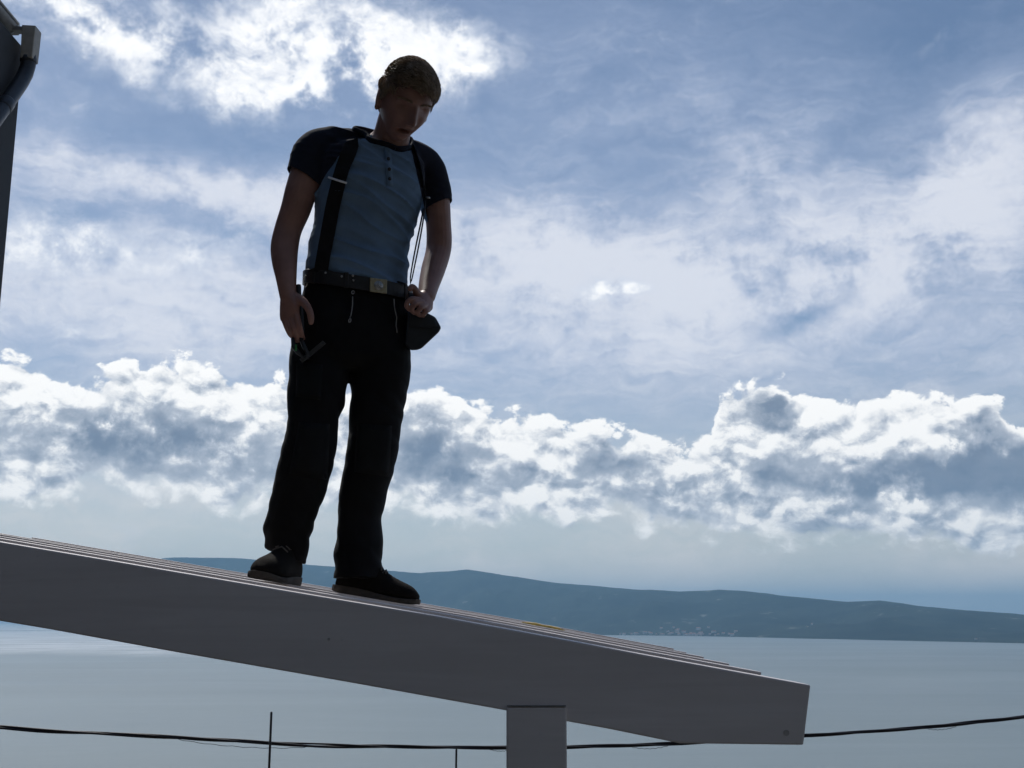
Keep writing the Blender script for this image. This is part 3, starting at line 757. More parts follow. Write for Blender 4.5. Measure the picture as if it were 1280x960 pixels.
SKIN_V = 0.0028
def build_person():
    skin, N, b = mat('skin')
    co = N.t.nodes.new('ShaderNodeTexCoord').outputs['Object']
    n = N.noise(co, 14, 5, 0.6); f = N.noise(co, 420, 3, 0.6)
    N.put(b.inputs['Base Color'], N.mix(N.ss(n, 0.3, 0.7), (0.25, 0.128, 0.098, 1), (0.33, 0.175, 0.135, 1)))
    b.inputs['Roughness'].default_value = 0.5; b.inputs['Subsurface Weight'].default_value = 0.08
    b.inputs['Subsurface Radius'].default_value = (0.012, 0.004, 0.002)
    bp = N.t.nodes.new('ShaderNodeBump'); bp.inputs['Strength'].default_value = 0.2; bp.inputs['Distance'].default_value = 0.001
    N.put(bp.inputs['Height'], f); N.put(b.inputs['Normal'], bp.outputs[0])

    bm = bmesh.new()
    # head
    nu, nv = 120, 84; grid = []
    for j in range(1, nv):
        th = math.pi * j / nv; row = []
        for i in range(nu):
            ph = 2 * math.pi * i / nu
            row.append(bm.verts.new(HW(head_surface(Vector((math.sin(th) * math.sin(ph), -math.sin(th) * math.cos(ph), math.cos(th)))))))
        grid.append(row)
    tp = bm.verts.new(HW(head_surface(Vector((0, 0, 1))))); bt = bm.verts.new(HW(head_surface(Vector((0, 0, -1)))))
    for a, c in zip(grid, grid[1:]):
        for i in range(nu): bm.faces.new((a[i], a[(i + 1) % nu], c[(i + 1) % nu], c[i]))
    for i in range(nu):
        bm.faces.new((tp, grid[0][(i + 1) % nu], grid[0][i])); bm.faces.new((bt, grid[-1][i], grid[-1][(i + 1) % nu]))
    for sg in (-1, 1):      # ears: rim and lobe
        rot = HEAD_M @ Matrix.Rotation(R(-14), 3, 'X') @ Matrix.Rotation(R(sg * 22), 3, 'Z')
        ball(bm, HW((sg * .0755, .012 + .012 * (sg > 0), -.010)), 1.0, (.0085 * HEAD_S, .0185 * HEAD_S, .031 * HEAD_S), rot)
        ball(bm, HW((sg * .0760, .006, -.034)), 1.0, (.007 * HEAD_S, .010 * HEAD_S, .011 * HEAD_S), rot)
    # neck
    limb(bm, [(HW((0, .030, .0)), .050), (HW((0, .028, -.060)), .056), (P(489, 172, -.075), .060), (P(482, 186, -.055), .072)])
    # trunk under the clothes
    ring_shell(bm, [(P(480, 184, -.045), .06, .050, 30, 0, 20), (P(470, 192, -.045), .140, .074, 30), (P(464, 208, -.045), .160, .088, 29), (P(460, 240, -.05), .150, .096, 28), (P(456, 275, -.04), .140, .090, 26),
                    (P(450, 310, -.02), .140, .088, 22), (P(447, 345, .0), .142, .090, 20), (P(444, 385, .01), .160, .105, 18), (P(440, 425, .01), .165, .105, 16), (P(438, 455, .01), .12, .09, 15)])
    # legs inside the trousers
    for leg in (LEG_L, LEG_R):
        limb(bm, [(P(x, y, d), h * PXM * .70) for x, y, h, d, *_ in leg[:-1]], 18, 3)
    # arms
    limb(bm, [(P(400, 196, -.09), .055), (P(389, 208, -.11), .056), (P(377.5, 236, -.115), .0510), (P(369.5, 262, -.11), .0470), (P(360.5, 286, -.105), .0430), (P(355.8, 308, -.11), .0435), (P(355.8, 327, -.125), .0395), (P(357.5, 345, -.14), .0330), (P(359, 361, -.15), .0280), (P(360.5, 372, -.152), .0260)])
    limb(bm, [(P(528, 213, .08), .052), (P(538, 228, .10), .053), (P(545, 252, .115), .0470), (P(548, 278, .13), .0425), (P(549, 302, .14), .0430), (P(547, 318, .135), .0420), (P(541.5, 337, .10), .0400), (P(536, 357, .045), .0335), (P(533.5, 371, .0), .0275)])
    # hand holding the tool
    u = Vector((.043, -.040, 0)).normalized()
    def palm(rings):
        rs = []
        for c, uu, w, t in rings:
            nn = uu.cross(Vector((0, 0, 1))).normalized(); r = []
            for k in range(18):
                a = 2 * math.pi * k / 18; ca, sa = math.cos(a), math.sin(a)
                r.append(bm.verts.new(c + uu * w * math.copysign(abs(ca) ** .75, ca) + nn * t * math.copysign(abs(sa) ** .75, sa)))
            rs.append(r)
        for p, q in zip(rs, rs[1:]):
            for k in range(18): bm.faces.new((p[k], p[(k + 1) % 18], q[(k + 1) % 18], q[k]))
        bm.faces.new(rs[0][::-1]); bm.faces.new(rs[-1])
    palm([(P(360.5, 364, -.150), u, .024, .021), (P(361, 374, -.152), u, .031, .020), (P(362, 384, -.150), u, .041, .0175), (P(362, 393, -.146), u, .0435, .0150), (P(361.5, 399, -.142), u, .040, .011)])
    for ch in ([(370.5, 392, -.168), (374.5, 408, -.176), (377, 418, -.160), (379, 423, -.140)], [(364.5, 396, -.155), (369, 412, -.166), (372.5, 422.5, -.150), (376.5, 426, -.127)],
               [(358.5, 397, -.138), (363.5, 412.5, -.150), (368, 423, -.134), (372.5, 426, -.110)], [(353.5, 395, -.122), (358, 408, -.132), (363, 418.5, -.117), (368, 422, -.097)]):
        limb(bm, [(P(*ch[0]), .0094), (P(*ch[1]), .0086), (P(*ch[2]), .0080), (P(*ch[3]), .0068)], 14, 4)
    limb(bm, [(P(367, 371, -.150), .0165), (P(378, 376.5, -.172), .0140), (P(386, 387, -.184), .0112), (P(388.5, 396, -.186), .0104), (P(388.8, 403, -.184), .0085)], 14, 4)
    # hand on the hip
    u = Vector((.55, .75, -.25)).normalized()
    palm([(P(532.5, 368, .0), u, .024, .020), (P(531, 375, -.02), u, .032, .020), (P(529.5, 381, -.038), u, .037, .019), (P(527.5, 386, -.05), u, .030, .015)])
    for ch in ([(523, 374.5, -.075), (514, 374, -.098), (508, 380.5, -.098), (511, 387, -.084)], [(528, 378, -.066), (519.5, 379.5, -.094), (514.5, 387, -.092), (518, 391.5, -.077)],
               [(532, 381, -.052), (526.5, 384.5, -.082), (521.5, 391, -.078), (525, 394.5, -.062)], [(535.5, 384.5, -.035), (532.5, 389, -.060), (528.5, 394, -.057), (531.5, 396.5, -.044)]):
        limb(bm, [(P(*ch[0]), .0094), (P(*ch[1]), .0086), (P(*ch[2]), .0080), (P(*ch[3]), .0068)], 14, 4)
    limb(bm, [(P(527, 371, -.030), .0150), (P(521.5, 367, -.055), .0125), (P(518.5, 361.5, -.068), .0108), (P(515, 358.5, -.074), .0100), (P(512.5, 361, -.080), .0082)], 14, 4)
    me = local(remeshed('person', bm, SKIN_V, 2))
    o = link('person', me, skin, None, True); o.location = FOOT
    return tag(o, 'man in blue and navy shirt and black work trousers standing on the rafters, looking down', 'person')

PXM = 0.00250
#        px   py   half-width px  depth offset
LEG_L = [(402, 420, 36, -.01), (400, 445, 38, -.02), (398.5, 470, 37.5, -.03), (394, 500, 35.5, -.045), (391.5, 525, 31.5, -.055), (388.5, 550, 33, -.055), (382.5, 580, 34, -.05), (373.5, 615, 33, -.035), (364.5, 645, 30, -.02), (359, 664, 29, -.006, 8), (357.5, 682, 27, .004, 16), (357, 696, 25.5, .014, 22)]
LEG_R = [(474, 420, 37, .03), (476, 445, 39, .03), (475.5, 470, 38.5, .03), (473.5, 497, 35, .03), (470, 528, 33, .03), (466.5, 558, 32.5, .03), (460.5, 590, 31.5, .035), (453, 620, 29.5, .04), (449.5, 648, 27.5, .04), (449, 675, 28, .03), (448.5, 700, 29, .02), (447.5, 724, 30.5, .005)]

def build_trousers(person):
    black = cloth('black_corduroy', (0.0042, 0.0042, 0.0048), (0.0065, 0.0065, 0.0075), 500, 0.85)
    bm = bmesh.new()
    ring_shell(bm, [(P(447.5, 345, .0), .163, .112, 21, 5, 11), (P(446.5, 359, .0), .166, .114, 20, 5, 11), (P(445, 383, .005), .174, .120, 19, 4, 6), (P(442, 405, .005), .182, .124, 17, 2), (P(439, 430, .005), .184, .124, 15), (P(437.5, 452, .005), .170, .118, 14), (P(437, 466, .01), .10, .09, 14)])
    for leg in (LEG_L, LEG_R):
        ring_shell(bm, [(P(x, y, d), h * PXM * 1.0, h * PXM * 1.06, 12, q[0] if q else 0) for x, y, h, d, *q in leg], 28, 2.15)
    def folds(p):
        z = p.z - FOOT.z
        q = 0.7 + 0.9 * smooth01(.34, .05, z) + 0.8 * math.exp(-((z - .52) / .09) ** 2)
        a = mnoise.noise(Vector((p.x * 9 + p.z * 5, p.y * 7, p.z * 12 + p.x * 9)))
        b = mnoise.noise(Vector((p.x * 13 - p.z * 12, p.y * 12, p.z * 24)))
        return .0050 * q * (abs(a) * 1.6 - .35) + .0020 * q * b
    me = remeshed('trousers', bm, 0.0062, 5, folds)
    bvh = bvh_of(me)
    o = link('trousers', local(me), black, person, True)
    metal = simple('dull_steel', (0.42, 0.41, 0.39), 0.4, metal=0.9, var=0.15, scale=60)
    # knee patches, thigh pocket flap and seams
    patch = cloth('black_canvas_patch', (0.0055, 0.0062, 0.007), (0.008, 0.009, 0.010), 700, 0.8)
    def sheet(name, outline, m, lift=.0022, thick=.0015, parent=o, cuts=7):
        """a cloth panel lying on the trousers; outline = 4 image corners (tl,tr,br,bl)"""
        bm = bmesh.new(); g = []
        for j in range(cuts + 1):
            row = []
            for i in range(cuts + 1):
                fx, fy = i / cuts, j / cuts
                x = (outline[0][0] * (1 - fx) + outline[1][0] * fx) * (1 - fy) + (outline[3][0] * (1 - fx) + outline[2][0] * fx) * fy
                y = (outline[0][1] * (1 - fx) + outline[1][1] * fx) * (1 - fy) + (outline[3][1] * (1 - fx) + outline[2][1] * fx) * fy
                p, n = hit(bvh, x, y, lift)
                if p is None: bm.free(); return None
                row.append((bm.verts.new(p), bm.verts.new(p - n * (thick + lift))))
            g.append(row)
        for j in range(cuts):
            for i in range(cuts):
                a, b2, c, d = g[j][i], g[j][i + 1], g[j + 1][i + 1], g[j + 1][i]
                bm.faces.new((a[0], b2[0], c[0], d[0])); bm.faces.new((d[1], c[1], b2[1], a[1]))
        for i in range(cuts):
            for q, w in (((0, i), (0, i + 1)), ((cuts, i + 1), (cuts, i)), ((i + 1, 0), (i, 0)), ((i, cuts), (i + 1, cuts))):
                a, b2 = g[q[0]][q[1]], g[w[0]][w[1]]
                bm.faces.new((a[0], a[1], b2[1], b2[0]))
        return link(name, local(from_bm(name, bm)), m, parent, True)
    sheet('knee_patch', [(374, 528), (412, 530), (409, 600), (362, 592)], patch)
    sheet('knee_patch', [(447, 530), (490, 532), (486, 596), (443, 590)], patch)
    sheet('thigh_pocket', [(371, 452), (404, 456), (401, 500), (370, 496)], patch)
    # zips and snaps
    def line_on(name, pts, r, m=metal, parent=o, lift=.004, n=6):
        P_ = []
        for (x0, y0), (x1, y1) in zip(pts, pts[1:]):
            for k in range(6):
                p, nn = hit(bvh, x0 + (x1 - x0) * k / 6, y0 + (y1 - y0) * k / 6, lift)
                if p is not None: P_.append(p)
        bm = bmesh.new(); tube(bm, P_, r, n); return link(name, local(from_bm(name, bm)), m, parent, True)
    line_on('zip', [(440.5, 371), (440.5, 382), (438.5, 394), (437, 398)], .0016)
    line_on('zip', [(491.5, 374), (492, 384), (495, 397), (494, 407), (495.5, 418)], .0016)
    for x, y, sx, sz in ((440.8, 366, .0085, .009), (437, 401, .0065, .010)):
        p, n = hit(bvh, x, y, .006)
        bm = bmesh.new(); q = Vector((0, 0, 1)).rotation_difference(n).to_matrix()
        tube(bm, [p + q @ Vector((sx * .5 * math.cos(a), -sz * .6 * math.sin(a), 0)) for a in [2 * math.pi * k / 12 for k in range(13)]], .0016, 6)
        link('zip_pull', local(from_bm('zip_pull', bm)), metal, o, True)
    return o, bvh, metal

def band_ring(c, a, b, yaw, h, t, n=64, power=2.3, roll=5.0, pitch=11.0):
    """closed belt: inner/outer wall"""
    bm = bmesh.new(); u = Vector((math.cos(R(yaw)), math.sin(R(yaw)), 0)); v = Vector((math.sin(R(yaw)), -math.cos(R(yaw)), 0)); loops = []
    for (da, dz) in ((0, -h / 2), (t, -h / 2), (t, h / 2), (0, h / 2)):
        r = []
        for k in range(n):
            s = 2 * math.pi * k / n; ct, st = math.cos(s), math.sin(s)
            r.append(bm.verts.new(c + u * (a + da) * math.copysign(abs(ct) ** (2 / power), ct) + v * (b + da) * math.copysign(abs(st) ** (2 / power), st) + Vector((0, 0, dz - math.tan(R(roll)) * a * ct - math.tan(R(pitch)) * b * st))))
        loops.append(r)
    for i in range(4):
        p, q = loops[i], loops[(i + 1) % 4]
        for k in range(n): bm.faces.new((p[k], p[(k + 1) % n], q[(k + 1) % n], q[k]))
    return bm

def build_belt(person, metal):
    leather = simple('black_leather', (0.009, 0.0085, 0.0085), 0.5, var=0.2, scale=80, bump=0.3, bscale=300)
    c = P(447.2, 358.5, .0)
    bm = band_ring(c, .171, .119, 20.5, .044, .0045); bevel(bm, .0012, 1)
    me = from_bm('belt', bm); bvh = bvh_of(me)
    belt = link('belt', local(me), leather, person, False)
    brass = simple('brass_plate', (0.36, 0.31, 0.20), 0.45, metal=0.7, var=0.2, scale=120)
    p, n = hit(bvh, 472.5, 357.5, .003); q = n.to_track_quat('Z', 'Y').to_matrix()
    ux = Vector((0, 0, 1)).cross(n).normalized(); uy = n.cross(ux); M = Matrix((ux, uy, n)).transposed()
    bm = bmesh.new(); box(bm, p, (.056, .046, .006), M); bevel(bm, .0025, 2)
    bk = link('buckle', local(from_bm('buckle', bm)), brass, belt, False); bk['label'] = 'square brass belt buckle with a round raised emblem'
    bm = bmesh.new()
    tube(bm, [p + n * .0035, p + n * .0052], [.0150, .0145], 24); 
    for k in range(8):
        a = 2 * math.pi * k / 8; tube(bm, [p + n * .0054 + M @ Vector((.0045 * math.cos(a), .0045 * math.sin(a), 0)), p + n * .0056 + M @ Vector((.0115 * math.cos(a), .0115 * math.sin(a), 0))], [.0018, .0012], 6)
    ball(bm, p + n * .005, .0042)
    link('emblem', local(from_bm('emblem', bm)), metal, bk, True)
    for x, y in ((427, 345.5), (441, 344.5), (441.5, 350.5), (512, 366), (407, 341)):
        p, n = hit(bvh, x, y, .0)
        if p is None: continue
        bm = bmesh.new(); ball(bm, p, .0036, (1, 1, 1)); link('stud', local(from_bm('stud', bm)), metal, belt, True)
    # belt loops
    for ang in (150, 108, 42):
        ct, st = math.cos(R(ang)), math.sin(R(ang)); yw = R(20.5)
        u_ = Vector((math.cos(yw), math.sin(yw), 0)); v_ = Vector((math.sin(yw), -math.cos(yw), 0))
        p = c + u_ * .1755 * math.copysign(abs(ct) ** (2 / 2.3), ct) + v_ * .1235 * math.copysign(abs(st) ** (2 / 2.3), st) - Vector((0, 0, math.tan(R(5)) * .171 * ct + math.tan(R(11)) * .119 * st))
        n = (u_ * ct * .7 + v_ * st).normalized(); ux = Vector((0, 0, 1)).cross(n).normalized(); uy = n.cross(ux); M = Matrix((ux, uy, n)).transposed()
        bm = bmesh.new(); box(bm, p, (.014, .050, .006), M); bevel(bm, .0015, 1); link('belt_loop', local(from_bm('belt_loop', bm)), leather, belt)
    # steel snap hook hanging at the hip
    c0 = P(382.5, 352, -.085); bm = bmesh.new()
    tube(bm, [c0 + Vector((.0055 * math.sin(a), -.004, .019 * math.cos(a))) for a in [2 * math.pi * k / 18 for k in range(19)]], .0024, 8)
    bright = simple('bright_steel', (0.75, 0.73, 0.66), 0.25, metal=0.95, var=0.1, scale=60)
    link('snap_hook', local(from_bm('snap_hook', bm)), bright, belt, True)
    return belt

def build_shirt(person):
    blue = cloth('blue_grey_jersey', (0.125, 0.195, 0.290), (0.150, 0.232, 0.340), 800, 0.9)
    navy = cloth('navy_jersey', (0.012, 0.014, 0.024), (0.017, 0.019, 0.031), 800, 0.9)
    bm = bmesh.new()
    ring_shell(bm, [(P(446.5, 357, .0), .164, .114, 20.5, 5, 11), (P(446.5, 346, -.002), .1665, .118, 21, 5, 11), (P(448, 326, -.008), .163, .116, 22, 4, 6), (P(449.5, 305, -.015), .162, .116, 23), (P(455, 286, -.025), .162, .118, 25), (P(459, 265, -.035), .170, .125, 27), (P(462, 240, -.045), .176, .128, 28),
                    (P(464.5, 215, -.045), .180, .118, 29), (P(467, 197, -.045), .172, .100, 30), (P(472, 186, -.045), .135, .084, 30, 0, 6), (P(479, 179, -.05), .094, .074, 30, 0, 20), (P(484, 174.5, -.056), .074, .068, 30, 0, 34), (P(485, 172.5, -.058), .04, .04, 30, 0, 34)])
    limb(bm, [(P(458, 178, -.045), .038), (P(436, 180, -.068), .054), (P(408, 185, -.09), .066), (P(393.5, 192, -.102), .068), (P(386.5, 207, -.110), .0655), (P(380, 229, -.114), .061)], 24)
    limb(bm, [(P(502, 187, .0), .044), (P(517, 196, .045), .056), (P(532, 209, .085), .062), (P(539, 227, .10), .0615), (P(544, 250, .112), .0575), (P(547, 264, .116), .056)], 24)
    lo = P(446, 340).z; pc_ = P(462, 240, -.045); xc = pc_.x * math.cos(R(24)) + pc_.y * math.sin(R(24))
    def folds(p):
        z = p.z
        w = 1 - smooth01(lo + .36, lo + .50, z)
        x = p.x * math.cos(R(24)) + p.y * math.sin(R(24))
        a = mnoise.noise(Vector((x * 4.2, p.y * 2.0, z * 21 + x * 6.5)))
        b = mnoise.noise(Vector((x * 8.0 + 5, p.y * 3, z * 40 + x * 13)))
        c = mnoise.noise(Vector((x * 13 - z * 10, p.y * 9, z * 9)))
        # pull lines fanning from under the arms
        sl = smooth01(.125, .17, abs(x - xc))                     # sleeves hang smooth
        cr = (.5 - abs(a)) ** 3 * 8 - .45                          # narrow crests between wide hollows
        return (.0125 * cr + .0068 * b) * (.22 + .78 * w) * (1 - .85 * sl) + .0020 * c
    me = remeshed('shirt', bm, 0.0052, 5, folds)
    bvh = bvh_of(me)
    # cut away what lies beyond the hems and inside the neck opening, then split body and raglan sleeves
    bm = bmesh.new(); bm.from_mesh(me); bpy.data.meshes.remove(me)
    def plane(p0, p1, tilt_y=0.0):
        d = (p1 - p0); n = Vector((d.z, 0, -d.x)).normalized(); n = (n + Vector((0, tilt_y, 0))).normalized(); return p0, n
    hemL = (P(381, 225, -.112), Vector((-.50, -.08, -.86)).normalized())
    hemR = (P(546.5, 258.5, .112), Vector((.44, .05, -.90)).normalized())
    sL0, sL1 = P(471, 171, -.05), P(398, 244, -.10)
    sR0, sR1 = P(512, 178, -.02), P(531, 262, .06)
    nL = plane(sL0, sL1); nR = plane(sR0, sR1)
    if nL[1].x > 0: nL = (nL[0], -nL[1])
    if nR[1].x < 0: nR = (nR[0], -nR[1])
    uu = Vector((math.cos(R(21)), math.sin(R(21)), 0)); vv = Vector((math.sin(R(21)), -math.cos(R(21)), 0))
    low = (P(446.5, 354.5, 0), -(Vector((0, 0, 1)) + uu * math.tan(R(5)) + vv * math.tan(R(11))).normalized())
    for pl in (hemL, hemR, nL, nR, low):
        bmesh.ops.bisect_plane(bm, geom=list(bm.verts) + list(bm.edges) + list(bm.faces), plane_co=pl[0], plane_no=pl[1], dist=1e-5)
    dele = []
    for f in bm.faces:
        c = f.calc_center_median()
        k = 1 if ((c - nL[0]).dot(nL[1]) > 0 and c.z > P(398, 285).z) else 2 if ((c - nR[0]).dot(nR[1]) > 0 and c.z > P(530, 300).z) else 0
        if k == 1 and (c - hemL[0]).dot(hemL[1]) > 0: dele.append(f); continue
        if k == 2 and (c - hemR[0]).dot(hemR[1]) > 0: dele.append(f); continue
        if (c - low[0]).dot(low[1]) > 0 and c.z < P(446, 330).z: dele.append(f); continue
        f.material_index = k
    bmesh.ops.delete(bm, geom=dele, context='FACES')
    parts = []
    for k in range(3):
        b2 = bm.copy(); bmesh.ops.delete(b2, geom=[f for f in b2.faces if f.material_index != k], context='FACES')
        for f in b2.faces: f.material_index = 0
        m2 = bpy.data.meshes.new(('shirt', 'sleeve', 'sleeve')[k]); b2.to_mesh(m2); b2.free(); parts.append(m2)
    bm.free()
    shirt = link('shirt', local(parts[0]), blue, person, True); shirt['label'] = 'blue grey short-sleeved henley shirt body'
    for m2 in parts[1:]:
        sl = link('sleeve', local(m2), navy, shirt, True); sl['label'] = 'navy raglan sleeve'
        md = sl.modifiers.new('thick', 'SOLIDIFY'); md.thickness = .003; md.offset = -1
    md = shirt.modifiers.new('thick', 'SOLIDIFY'); md.thickness = .003; md.offset = -1
    # neckband
    # it follows the line where the shirt meets the neck
    body = BVHTree.FromPolygons([v.co + FOOT for v in person.data.vertices], [tuple(p.vertices) for p in person.data.polygons])
    A, B = HW((0, .030, -.055)), P(482, 192, -.050); ax = (B - A).normalized()
    e1 = Vector((.5, -.86, 0)); e1 = (e1 - ax * e1.dot(ax)).normalized(); e2 = ax.cross(e1); pts = []
    for k in range(48):
        a = 2 * math.pi * k / 48; d = e1 * math.cos(a) + e2 * math.sin(a); best = None
        for j in range(80):
            o_ = A + ax * (j * .0025)
            h1, _, _, ds = bvh.ray_cast(o_ + d * .16, -d, .16); h2, _, _, dk = body.ray_cast(o_ + d * .16, -d, .16)
            if h1 is not None and (h2 is None or ds < dk): best = h1; break
        pts.append(best if best is not None else B + d * .07)
    cen = sum(pts, Vector()) / 48
    for _ in range(5): pts = [(pts[i - 1] + pts[i] * 2 + pts[(i + 1) % 48]) / 4 for i in range(48)]
    pts = [p + (p - cen).normalized() * .004 - ax * .002 for p in pts]
    pts.append(pts[0].copy()); bm = bmesh.new()
    tube(bm, pts, [(.0055, .0105)] * len(pts), 10, cap=False, up=ax)
    bmesh.ops.remove_doubles(bm, verts=bm.verts, dist=.0005)
    link('neckband', local(from_bm('neckband', bm)), navy, shirt, True)
    # placket with three buttons
    bm = bmesh.new(); L, Rr = [], []
    for k in range(9):
        y = 187 + k * 5.6; x = 484.3 + k * .3
        for arr, dx in ((L, -4.2), (Rr, 4.2)):
            p, n = hit(bvh, x + dx, y, .0028)
            arr.append(bm.verts.new(p))
    for k in range(8): bm.faces.new((L[k], Rr[k], Rr[k + 1], L[k + 1]))
    ex = bmesh.ops.extrude_face_region(bm, geom=list(bm.faces)); bmesh.ops.translate(bm, verts=[v for v in ex['geom'] if isinstance(v, bmesh.types.BMVert)], vec=(0, .004, 0))
    link('placket', local(from_bm('placket', bm)), blue, shirt, True)
    bt = simple('dark_buttons', (0.02, 0.02, 0.025), 0.3)
    for x, y in ((485, 199), (486.2, 211.5), (486.5, 224)):
        p, n = hit(bvh, x, y, .004); q = n.to_track_quat('Z', 'Y').to_matrix()
        bm = bmesh.new(); tube(bm, [p - n * .002, p + n * .0022, p + n * .003], [.0058, .0058, .0045], 14); link('button', local(from_bm('button', bm)), bt, shirt, True)
    # hem roll
    return shirt, bvh

def ribbon(bm, pts, nrm, w, t):
    """flat strap through pts, facing nrm"""
    rows = []
    for i, (p, n) in enumerate(zip(pts, nrm)):
        d = (pts[min(i + 1, len(pts) - 1)] - pts[max(i - 1, 0)]).normalized(); s = d.cross(n).normalized(); n = s.cross(d).normalized()
        rows.append([bm.verts.new(p + s * w / 2 * a + n * t * b) for a, b in ((-1, 0), (1, 0), (1, 1), (-1, 1))])
    for a, b in zip(rows, rows[1:]):
        for k in range(4): bm.faces.new((a[k], a[(k + 1) % 4], b[(k + 1) % 4], b[k]))
    bm.faces.new(rows[0][::-1]); bm.faces.new(rows[-1])

def smooth_pts(p, it=3):
    for _ in range(it): p = [p[0]] + [(p[i - 1] + p[i] * 2 + p[i + 1]) / 4 for i in range(1, len(p) - 1)] + [p[-1]]
    return p

def build_braces(person, bvh, metal):
    web = cloth('black_webbing', (0.008, 0.008, 0.009), (0.012, 0.012, 0.013), 600, 0.8)
    def strap(path, w, name='brace'):
        pts, nr = [], []
        for (x0, y0), (x1, y1) in zip(path, path[1:]):
            for k in range(5):
                p, n = hit(bvh, x0 + (x1 - x0) * k / 5, y0 + (y1 - y0) * k / 5, .0075)
                if p is not None: pts.append(p); nr.append(n)
        pts = smooth_pts(pts, 6); nr = [v.normalized() for v in smooth_pts(nr, 8)]
        # over the shoulder and down the back
        back = []
        p = pts[0]
        for k in range(1, 9):
            x = p.x + (FOOT.x + .19 - p.x) * (k / 8) * .7; z = p.z + .012 - .42 * (k / 8) ** 1.1
            h, n, i, d = bvh.ray_cast(Vector((x, p.y + 1.5, z)), Vector((0, -1, 0)))
            if h is not None: back.append((h + Vector((0, .005, 0)), Vector((0, 1, 0))))
        if back:
            mid = (pts[0] + back[0][0]) / 2 + Vector((0, 0, .035))
            pts = [b[0] for b in back[::-1]] + [mid] + pts; nr = [b[1] for b in back[::-1]] + [Vector((0, .2, 1)).normalized()] + nr
        bm = bmesh.new(); ribbon(bm, pts, nr, w, .003); bevel(bm, .0008, 1)
        return link(name, local(from_bm(name, bm)), web, person)
    s1 = strap([(441, 180), (437, 190), (431, 205), (424.5, 226), (418, 252), (412, 285), (407, 312), (403, 336), (402, 343)], .046)
    s1['label'] = 'wide black brace with steel slider down the front of the shirt'
    p, n = hit(bvh, 424, 225, .0145); a, _ = hit(bvh, 413.5, 221.5, .0145); b, _ = hit(bvh, 434.5, 227.5, .0145)
    bm = bmesh.new(); d = (b - a); tube(bm, [a, a + d * .5 + n * .001, b], [(.0022, .0034)] * 3, 8)
    link('slider', local(from_bm('slider', bm)), simple('satin_steel', (0.80, 0.80, 0.80), 0.4, metal=0.0, var=.05), s1, True)
    # clip tab at the belt
    # second brace: narrow view along the far side, then hanging clear of the body to the belt
    pts = []; 
    for x, y in ((514, 185), (518, 193), (522.5, 206), (526, 220), (529, 236)):
        q, n = hit(bvh, x, y, .006)
        if q is not None: pts.append(q)
    free = [P(531.5, 250, -.02), P(530.5, 262, -.03), P(527, 285, -.045), P(522, 312, -.055), P(517, 336, -.055), P(514.2, 350, -.05), P(512.6, 353, -.048), P(512.0, 349, -.046), P(515, 330, -.046), P(520, 304, -.04), P(525.2, 280, -.03), P(528.5, 262, -.02)]
    allp = pts + free
    dense = []
    for a, b in zip(allp, allp[1:]):
        for k in range(4): dense.append(a.lerp(b, k / 4))
    dense = smooth_pts(dense + [allp[-1]], 3)
    bm = bmesh.new(); ribbon(bm, dense, [Vector((1.0, .05, 0)).normalized()] * len(dense), .024, .0026)
    s2 = link('brace', local(from_bm('brace', bm)), web, person); s2['label'] = 'slack black brace hanging clear of the side to the belt'
    a = P(532, 246.5, -.035); bm = bmesh.new(); tube(bm, [a, a + Vector((.014, -.004, -.004))], .003, 8)
    link('slider', local(from_bm('slider', bm)), metal, s2, True)

